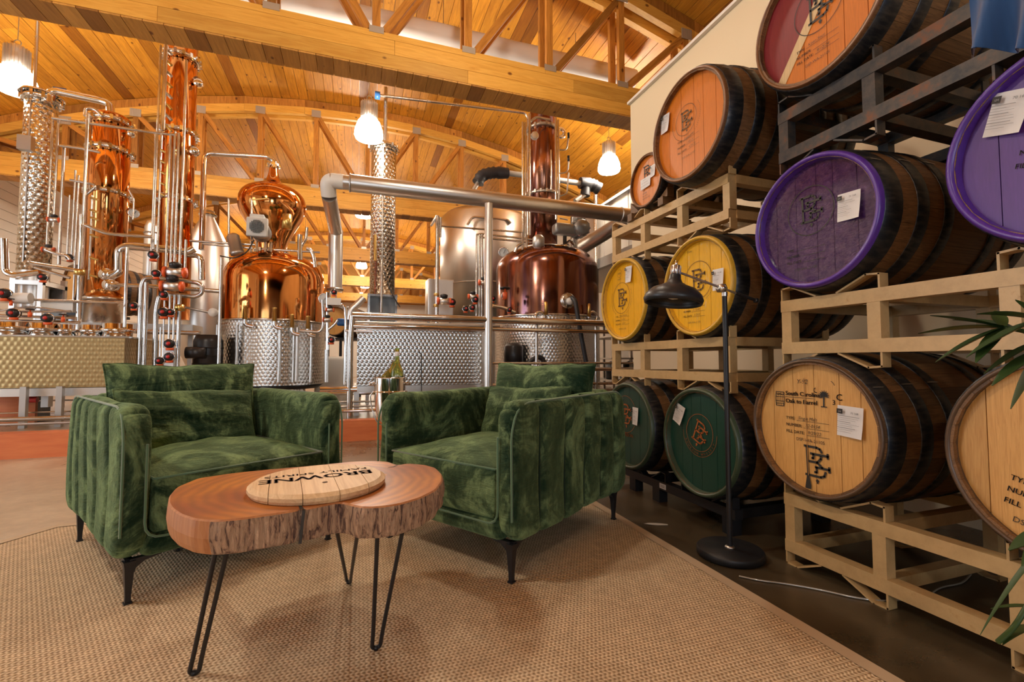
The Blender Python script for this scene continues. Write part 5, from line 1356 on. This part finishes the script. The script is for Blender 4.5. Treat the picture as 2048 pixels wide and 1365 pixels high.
pillow('green velvet lumbar pillow mostly hidden behind the arm of the right armchair', O2, A2, .02, CD-.43, .575, R(-20), R(-2), (.56, .18, .33), 9)

# --- slab table
ZT = .487; TT = .088
op = [(336, 1006), (338, 992), (352, 975), (395, 957), (470, 946), (540, 939), (600, 934), (650, 929), (700, 924), (745, 922), (778, 924), (793, 930), (800, 930), (815, 927), (850, 930), (872, 936), (884, 948), (885, 962), (872, 980), (840, 996), (800, 1008), (760, 1014), (725, 1015), (705, 1011), (690, 1006), (672, 1005), (655, 1009), (630, 1015), (606, 1019), (602, 1015), (596, 1021), (540, 1029), (480, 1038), (430, 1042), (390, 1039), (360, 1029), (344, 1018)]
poly = [tuple(P(x, y, Z=ZT).xy) for x, y in op]
# densify with a little waviness for the live edge
rr = random.Random(8); dense = []
for (a, b) in zip(poly, poly[1:]+poly[:1]):
    L = math.hypot(b[0]-a[0], b[1]-a[1]); k_ = max(2, int(L/.012))
    for i in range(k_): dense.append((a[0]+(b[0]-a[0])*i/k_, a[1]+(b[1]-a[1])*i/k_))
for _ in range(2): dense = [((dense[i-1][0]+2*dense[i][0]+dense[(i+1) % len(dense)][0])/4, (dense[i-1][1]+2*dense[i][1]+dense[(i+1) % len(dense)][1])/4) for i in range(len(dense))]
if sum(dense[i-1][0]*dense[i][1]-dense[i][0]*dense[i-1][1] for i in range(len(dense))) < 0: dense = dense[::-1]
cxx = sum(p[0] for p in dense)/len(dense); cyy = sum(p[1] for p in dense)/len(dense)
t = thing('slab_table', 'live-edge wooden slab coffee table on black hairpin legs', 'table', (cxx, cyy, .0))
lp = [(x-cxx, y-cyy) for x, y in dense]; n = len(lp)
mb = MB(); vs = []; lev = [(0, -.004, 0), (.004, 0, 0), (.02, .0015, 1), (.045, .003, 1), (.07, .0, 1), (.084, -.004, 1), (TT, -.010, 0)]
for li, (dz, off, rough_) in enumerate(lev):
    for i, (x, y) in enumerate(lp):
        a = lp[i-1]; b = lp[(i+1) % n]; tx, ty = b[0]-a[0], b[1]-a[1]; l_ = math.hypot(tx, ty) or 1; nx_, ny_ = ty/l_, -tx/l_
        bark = 1 if (y+cyy < 1.42+.0 or x+cxx > .18) and x+cxx > -.36 else .15
        o_ = off+(rough_*bark*(.003*math.sin(i*.9)+rr.uniform(-.002, .002)+.0025*math.sin(i*.37+dz*30)))
        vs.append((x+nx_*o_, y+ny_*o_, ZT-dz))
m_ = len(lev); fs = []; mi = []
for li in range(m_-1):
    for i in range(n):
        x, y = lp[i]; bark = (y+cyy < 1.62 or x+cxx > .18) and x+cxx > -.35
        if li == 0: k_ = 1
        else: k_ = 2 if bark else 1
        fs.append((li*n+i, (li+1)*n+i, (li+1)*n+(i+1) % n, li*n+(i+1) % n)); mi.append(k_)
b0 = len(mb.v); mb.v += [tuple(v) for v in vs]
for f, k_ in zip(fs, mi): mb.f.append(f); mb.sm.append(False); mb.mi.append(k_); mb.uv.append(None)
mb.f.append(tuple(range(n))); mb.sm.append(False); mb.mi.append(0); mb.uv.append(None)
mb.f.append(tuple((m_-1)*n+i for i in range(n))[::-1]); mb.sm.append(False); mb.mi.append(1); mb.uv.append(None)
mb.build('slab', [M_SLABTOP, M_SAP, M_BARK], t)
def tl(p): return V(p)-V((cxx, cyy, 0))
# cracks and butterfly key
for cr, w0 in (([(604, 1019), (600, 1012), (597, 1008), (590, 1004)], .010), ([(795, 931), (787, 934), (776, 936)], .009)):
    pts = [tl(P(x, y, Z=ZT+.0008)) for x, y in cr]; mb = MB()
    for i, (a, b) in enumerate(zip(pts[:-1], pts[1:])):
        d = (b-a).normalized(); nn = V((-d.y, d.x, 0)); wa, wb = w0*(1-i/3)/2+.0005, w0*(1-(i+1)/3)/2+.0005
        mb.add([a-nn*wa, b-nn*wb, b+nn*wb, a+nn*wa], [(0, 1, 2, 3)])
    mb.build('crack', M_INK, t)
MB().add([tl(P(x, y, Z=ZT+.001)) for x, y in ((758, 947), (775, 949), (764, 959), (751, 957))], [(0, 1, 2, 3)]).build('inlay_key', M_SAP, t)
c0 = tl(P(604, 1019, Z=ZT)); MB().box(c0+V((.001, -.002, -.045)), (.007, .012, .086), (0, R(5), 0)).build('crack', M_INK, t)
def hairpin(foot, topa, topb):
    zt = ZT-TT-.006
    f = P(*foot, Z=.016); a = P(*topa, Z=zt); b = P(*topb, Z=zt)
    f.z = .016; mb = MB(); pts = []
    d = (b-a).normalized(); w_ = .022
    pa, pb = f+(a-f)*.12-d*w_, f+(a-f)*.12+d*w_
    c1, c2 = f-d*w_*.55, f+d*w_*.55
    pts = smooth_path([a, f+(a-f)*.14-d*w_*.4, f-d*.012, f+d*.012, f+(b-f)*.14+d*w_*.4, b], .03, 5)
    mb.tube([tl(p) for p in pts], .0062, 8)
    mid = tl((a+b)/2); ang = math.atan2(d.y, d.x); mb.box(mid+V((0, 0, .003)), ((b-a).length+.05, .05, .005), (0, 0, ang))
    mb.lathe([(0, -.006), (.008, -.006), (.008, .004), (0, .006)], tl(f), 8)
    mb.build('leg', M_BLACK, t)
hairpin((388, 1346), (434, 1090), (458, 1088))
hairpin((752, 1296), (755, 1066), (806, 1058))
hairpin((697, 1164), (670, 1045), (716, 1060))
hairpin((356, 1100), (372, 1065), (392, 1062))
# barrel-head board with its lettering
bc = V((-.107, 1.575)); br_ = .200
t = thing('barrel_head_board', 'round pale barrel-head board with burnt lettering lying on the slab table', 'board', (bc.x, bc.y, ZT+.001), R(8))
u_ = [-br_, -.14, -.055, .04, .125, br_]
for a, b in zip(u_[:-1], u_[1:]):
    a2, b2 = a+.0008, b-.0008; us = [a2+(b2-a2)*i/7 for i in range(8)]
    def outl(r): 
        k_ = r/br_; return [(u*1.0 if abs(u) < r else math.copysign(r, u), math.sqrt(max(0, r*r-min(u*u, r*r)))) for u in us]
    lo_, mi_, hi_ = outl(br_-.006), outl(br_), outl(br_-.014)
    def loop(o_): return o_[::-1]+[(u, -v) for u, v in o_]
    L0, L1, L2 = loop(lo_), loop(mi_), loop(hi_); m_ = len(L0)
    vs = [(x, y, 0) for x, y in L0]+[(x, y, .009) for x, y in L1]+[(x, y, .019) for x, y in L1]+[(x, y, .028) for x, y in L2]
    fs = [tuple(range(m_)), tuple(3*m_+i for i in range(m_))[::-1]]+[(q*m_+i, (q+1)*m_+i, (q+1)*m_+(i+1) % m_, q*m_+(i+1) % m_) for q in range(3) for i in range(m_)]
    MB().add(vs, fs).build('stave_board', M_BOARD, t)
k = Ink(lambda u, v: (-u, -v, .0287))
vs_, fs_ = text_polys('BROWNE', .072); wt = max(x for x, y in vs_)
k.text('BROWNE', 0, -.035, .072, 'C', bold=2, sx=.33/wt); vs_, fs_ = text_polys('FAMILY SPIRITS', .034); wt = max(x for x, y in vs_)
k.text('FAMILY SPIRITS', 0, -.078, .034, 'C', bold=1, sx=.31/wt)
k.build('burnt_lettering', M_BURN, t)
MB().lathe([(0, 0), (.008, .0003), (0, .0006)], (.01, -.07, .0285), 10).build('knot', M_BURN, t)

# --- floor lamp
LP = (1.615, 1.69)
t = thing('floor_lamp', 'black floor lamp with round base and tilting boom arm, in front of the left rack', 'lamp', (LP[0], LP[1], 0))
MB().lathe([(0, 0), (.135, 0), (.142, .006), (.142, .03), (.136, .037), (0, .037)], n=40).build('base', M_BLACK, t)
MB().lathe([(0, .037), (.022, .037), (.02, .043), (.013, .046), (0, .046)], n=20).build('collar', M_BRUSH, t)
MB().tube([(0, 0, .04), (0, 0, 1.185)], .0115, 14).build('pole', M_BLACK, t)
J = V((-.02, -.0, 1.222)); MB().tube([(0, 0, 1.185), (0, 0, 1.205)], .013, 12).build('pole_cap', M_BRUSH, t)
tip = P(1358, 545, Y=LP[1])-V((LP[0], LP[1], 0)); tail = P(1512, 601, Y=LP[1])-V((LP[0], LP[1], 0)); J = P(1443, 577, Y=LP[1])-V((LP[0], LP[1], 0))
MB().lathe([(0, -.016), (.021, -.016), (.021, .016), (0, .016)], J, 6, Matrix.Rotation(PI/2, 3, 'X')).build('joint', M_BRUSH, t)
j2 = [c for c in t.children if c.name.startswith('joint')][-1]
MB().lathe([(0, -.02), (.012, -.02), (.012, .02), (0, .02)], J, 14, Matrix.Rotation(PI/2, 3, 'X')).build('joint_screw', M_CHROME, j2)
MB().tube([tip, tail+(J-tail)*.55], .0052, 10).build('boom_arm', M_BRUSH, t)
MB().tube([tail+(J-tail)*.6, tail], .0075, 12).build('counter_grip', M_BLACKP, t)
MB().lathe([(0, -.012), (.012, -.01), (.012, .008), (0, .012)], tail, 12).build('counter_weight', M_BLACKP, t)
sc_ = P(1350, 556, Y=LP[1])-V((LP[0], LP[1], 0)); q = Matrix.Rotation(R(-9), 3, 'Y')
axis = Matrix.Rotation(R(7), 3, 'Y')
top = sc_
prof = [(.0, .012), (.021, .012), (.021, .055), (0, .055)]
MB().lathe(prof, top, 20, axis).build('socket', M_BRUSH, t)
mb = MB()
for i in range(10): mb.box(top+axis@V((.021*math.cos(i*PI/5), .021*math.sin(i*PI/5), .033)), (.003, .003, .04), (0, R(7), 0))
mb.lathe([(0, 0), (.006, 0), (.006, .022), (0, .022)], top+axis@V((.0, 0, .055)), 8, axis); mb.build('socket_ribs', M_CHROME, t)
pr = [(.024, .014), (.026, -.005), (.034, -.022), (.06, -.038), (.095, -.052), (.12, -.078), (.128, -.100), (.122, -.118), (.118, -.118), (.122, -.10), (.115, -.08), (.09, -.056), (.055, -.042), (.03, -.026), (.02, 0), (0, .0)]
MB().lathe(pr, top+V((0, 0, 0)), 40, axis).build('lamp_shade', M_SHADE, t)
MB().lathe([(0, -.03), (.02, -.04), (.03, -.07), (.02, -.095), (0, -.1)], top, 16, axis).build('bulb', M_WHITEP, t)
cord = [P(1478, 1153, Z=.005), P(1520, 1162, Z=.005), P(1570, 1168, Z=.005), P(1640, 1180, Z=.005), P(1708, 1196, Z=.005), P(1760, 1203, Z=.005), P(1850, 1198, Z=.005), P(1880, 1175, Z=.005), P(1925, 1168, Z=.005), P(1942, 1150, Z=.005)]
tag(MB().tube(smooth_path(cord, .05), .0035, 6).build('power_cord', mat('clear_cord', (.55, .55, .52), .15, .4)), 'thin pale power cord on the dark floor, running from the floor lamp under the rack', 'cord')

# --- ice bucket and bottles behind the right chair
bY = 3.75; a = P(749, 757, Y=bY); b = P(811, 757, Y=bY); bcx = (a.x+b.x)/2; brd = (b.x-a.x)/2; zt = a.z
z_at = lambda py: P(780, py, Y=bY).z
t = thing('ice_bucket', 'polished steel ice bucket in a ring stand, between the two armchairs', 'bucket')
prof = [(brd, zt), (brd, z_at(782)), (brd*.99, z_at(800)), (brd*.92, z_at(820)), (brd*.74, z_at(838)), (brd*.4, z_at(848)), (0, z_at(850))]
prof2 = [(brd+.006, zt), (brd+.006, zt+.006), (brd-.01, zt+.004)]+[(r_*.95, z+.008) for r_, z in prof[:-1]]+[(0, prof[-1][1]+.01)]
MB().lathe(prof+[(0, prof[-1][1]+.001)], (bcx, bY, 0), 40).build('bowl', M_CHROME, t)
MB().lathe(prof2, (bcx, bY, 0), 40).build('bowl_lining', M_STEEL, t)
MB().torus((bcx, bY, z_at(783)), brd+.008, .006, 36, 8).build('stand_ring', M_CHROME, t)
for s in (-1, 1):
    MB().tube(smooth_path([(bcx+s*(brd+.01), bY, z_at(783)), (bcx+s*(brd+.03), bY, z_at(783)-.03), (bcx+s*(brd+.02), bY, z_at(815)), (bcx+s*(brd*.8), bY-.02, z_at(845)), (bcx+s*.03, bY-.04, z_at(852))], .06), .005, 8).build('stand_arm', M_CHROME, t)
    MB().lathe([(0, -.02), (.012, -.02), (.012, .02), (0, .02)], (bcx+s*(brd+.02), bY, z_at(768)), 10, Matrix.Rotation(PI/2, 3, 'Y')).build('handle_knob', M_CHROME, t)
    MB().tube(smooth_path([(bcx+s*(brd+.012), bY-.03, z_at(768)), (bcx+s*(brd+.035), bY-.04, z_at(766)), (bcx+s*(brd+.012), bY-.06, z_at(764))], .02), .005, 6).build('handle', M_CHROME, t)
MB().tube([(bcx, bY, z_at(851)+.0), (bcx, bY, .02)], .014, 12).build('stand_pole', M_CHROME, t)
MB().lathe([(0, 0), (.14, 0), (.14, .012), (.03, .025), (0, .025)], (bcx, bY, 0), 30).build('stand_base', M_CHROME, t)
def bottle(label, base, h, r, m, tilt, rimcol, lab):
    t = thing('glass_bottle', label, 'bottle', base, rot=tilt, group='bottles in the ice bucket')
    pr = [(0, .0), (r*.9, 0), (r, .012), (r, h*.45), (r*.92, h*.54), (r*.6, h*.66), (r*.36, h*.76), (r*.30, h*.84), (r*.30, h*.97), (r*.36, h*.975), (r*.36, h), (r*.22, h)]
    MB().lathe(pr, n=24).build('glass', m, t)
    MB().lathe([(r*.3+.0015, h*.84), (r*.3+.0025, h*.93), (r*.3+.0015, h*.93)], n=20).build('neck_label', rimcol, t)
    if lab == 1: MB().lathe([(r+.001, h*.1), (r+.001, h*.36)], n=24).build('body_label', M_PAPER, t)
    else:
        k = Ink(lambda u, v: ((r+.001)*math.sin(u/r), -(r+.001)*math.cos(u/r), h*.36+v)); k.ring(0, 0, .017, .004, n=20); k.mono(0, 0, .02); k.ring(0, 0, .03, .003, n=14); k.dots(0, 0, .036, 0, 360, 14, .004)
        for yy in (-.05, -.06): k.line([(-.03, yy), (.03, yy)], .004)
        k.build('body_print', M_PAPER, t)
    return t
bz = z_at(800)
bottle('green glass bottle with white print standing upright in the ice bucket', (bcx+.05, bY-.01, z_at(795)), z_at(697)-z_at(795), .052, M_GLASSG, (0, 0, 0), M_PAPER, 0)
bottle('yellow-green bottle leaning to the right in the ice bucket', (bcx-.085, bY, z_at(792)), .30, .048, M_GLASSY, (0, R(24), 0), M_GLASSY, 1)

# --- palm at the right edge
def blade(parent, base, d, L, wd, droop):
    d = V(d).normalized(); side = d.cross(V((0, 0, 1))).normalized(); n = 9; vs = []; mid = []
    for i in range(n+1):
        s = i/n; p = V(base)+d*L*s+V((0, 0, -droop*s*s*L)); w_ = 1.6*wd*(math.sin(PI*min(1, s*.92+.06))**.8)*(1-.25*s)
        vs += [p-side*w_+V((0, 0, w_*.35)), p, p+side*w_+V((0, 0, w_*.35))]
    fs = [(i*3+j, (i+1)*3+j, (i+1)*3+j+1, i*3+j+1) for i in range(n) for j in range(2)]
    k_ = len(vs); vs2 = [V(v)-V((0, 0, .0009)) for v in vs]
    return MB().add(vs+vs2, fs+[tuple(q+k_ for q in f[::-1]) for f in fs], True).build('leaflet', M_LEAF, parent)
t = thing('potted_palm', 'potted bamboo palm at the right edge, green leaflets reaching into the picture', 'plant', (1.30, .30, 0))
MB().lathe([(0, 0), (.12, 0), (.15, .28), (.155, .30), (.14, .30), (.13, .27), (0, .27)], n=28).build('pot', M_POT, t)
MB().lathe([(0, .272), (.132, .272)], n=20).build('soil', M_SOIL, t)
def frond(stem, leaves):
    st = MB().tube(smooth_path([V(p)-t.location for p in stem], .12), .0045, 7).build('stem', M_LEAF, t)
    for b_, e_, w_, dr in leaves:
        b_, e_ = V(b_)-t.location, V(e_)-t.location; blade(t, b_, e_-b_+V((0, 0, dr*(e_-b_).length)), (e_-b_).length, w_, dr)
def PP(x, y, X=1.28): return P(x, y, X=X)
n1 = PP(2008, 655); 
frond([(1.31, .31, .27), (1.33, .36, .6), PP(2075, 668), n1], [(n1, PP(1858, 631, 1.24), .011, .05), (n1, PP(1836, 668, 1.22), .014, .1), (n1, PP(1878, 722, 1.2), .013, .1), (n1, PP(1955, 722, 1.2), .011, .1), (PP(2022, 655), PP(1905, 640, 1.34), .012, .05), (n1, PP(1990, 622, 1.3), .009, .0)])
n2 = PP(2078, 640)
frond([(1.29, .29, .27), (1.31, .30, .55), PP(2110, 700), n2], [(n2, PP(1950, 628, 1.22), .014, .12), (n2, PP(1940, 712, 1.2), .016, .1), (PP(2090, 680), PP(1975, 745, 1.22), .015, .1), (PP(2095, 690), PP(2028, 808, 1.24), .014, .1), (n2, PP(2030, 600, 1.26), .012, .0), (PP(2085, 700), PP(1990, 768, 1.2), .013, .1)])
n3 = PP(2120, 1060)
frond([(1.30, .31, .27), (1.32, .28, .34), n3], [(n3, PP(2022, 1100, 1.2), .014, .1), (n3, PP(2048, 1130, 1.18), .012, .1), (n3, PP(2000, 1235, 1.2), .005, .3)])
frond([(1.28, .28, .27), PP(2090, 1150), PP(2030, 1255, 1.2), PP(1996, 1285, 1.15)], [(PP(2080, 1215), PP(1982, 1218, 1.2), .004, .15), (PP(2075, 1255), PP(2003, 1290, 1.15), .006, .3)])

# --- blue cloth hanging over the upper rack
mb = MB(); nu, nv = 20, 18; vs = []
tl_, tr_ = P(1936, -60, X=1.55), P(2140, -60, X=1.45)
for s in (0, 1):
    for i in range(nu+1):
        for j in range(nv+1):
            u, v = i/nu, j/nv; top_ = tl_.lerp(tr_, u); py = 114-30*u-8*math.sin(u*7)
            bot = P(1927+213*u, py, X=1.55-.1*u); p = top_.lerp(bot, v); p.x += .03*math.sin(u*15+v*2)*(.3+v)+s*.006
            vs.append(p)
k_ = (nu+1)*(nv+1); fs = [(i*(nv+1)+j, (i+1)*(nv+1)+j, (i+1)*(nv+1)+j+1, i*(nv+1)+j+1) for i in range(nu) for j in range(nv)]
tag(mb.add(vs, fs+[tuple(q+k_ for q in f[::-1]) for f in fs], True).build('blue_cloth', M_BLUEC), 'blue cloth hanging into the upper right corner in front of the dark rack', 'cloth')
# paint scuff on the floor
c = P(1310, 1050, Z=.0015); tag(MB().add([c+V((-.05, .03, 0)), c+V((.0, -.01, 0)), c+V((.06, -.03, 0)), c+V((.07, -.015, 0)), c+V((.02, .02, 0)), c+V((-.02, .035, 0))], [(0, 1, 2, 3, 4, 5)]).build('paint_scuff', mat('pale_scuff', (.5, .48, .44), .7)), 'small pale paint scuff on the floor between rug and black base rack', 'stain')
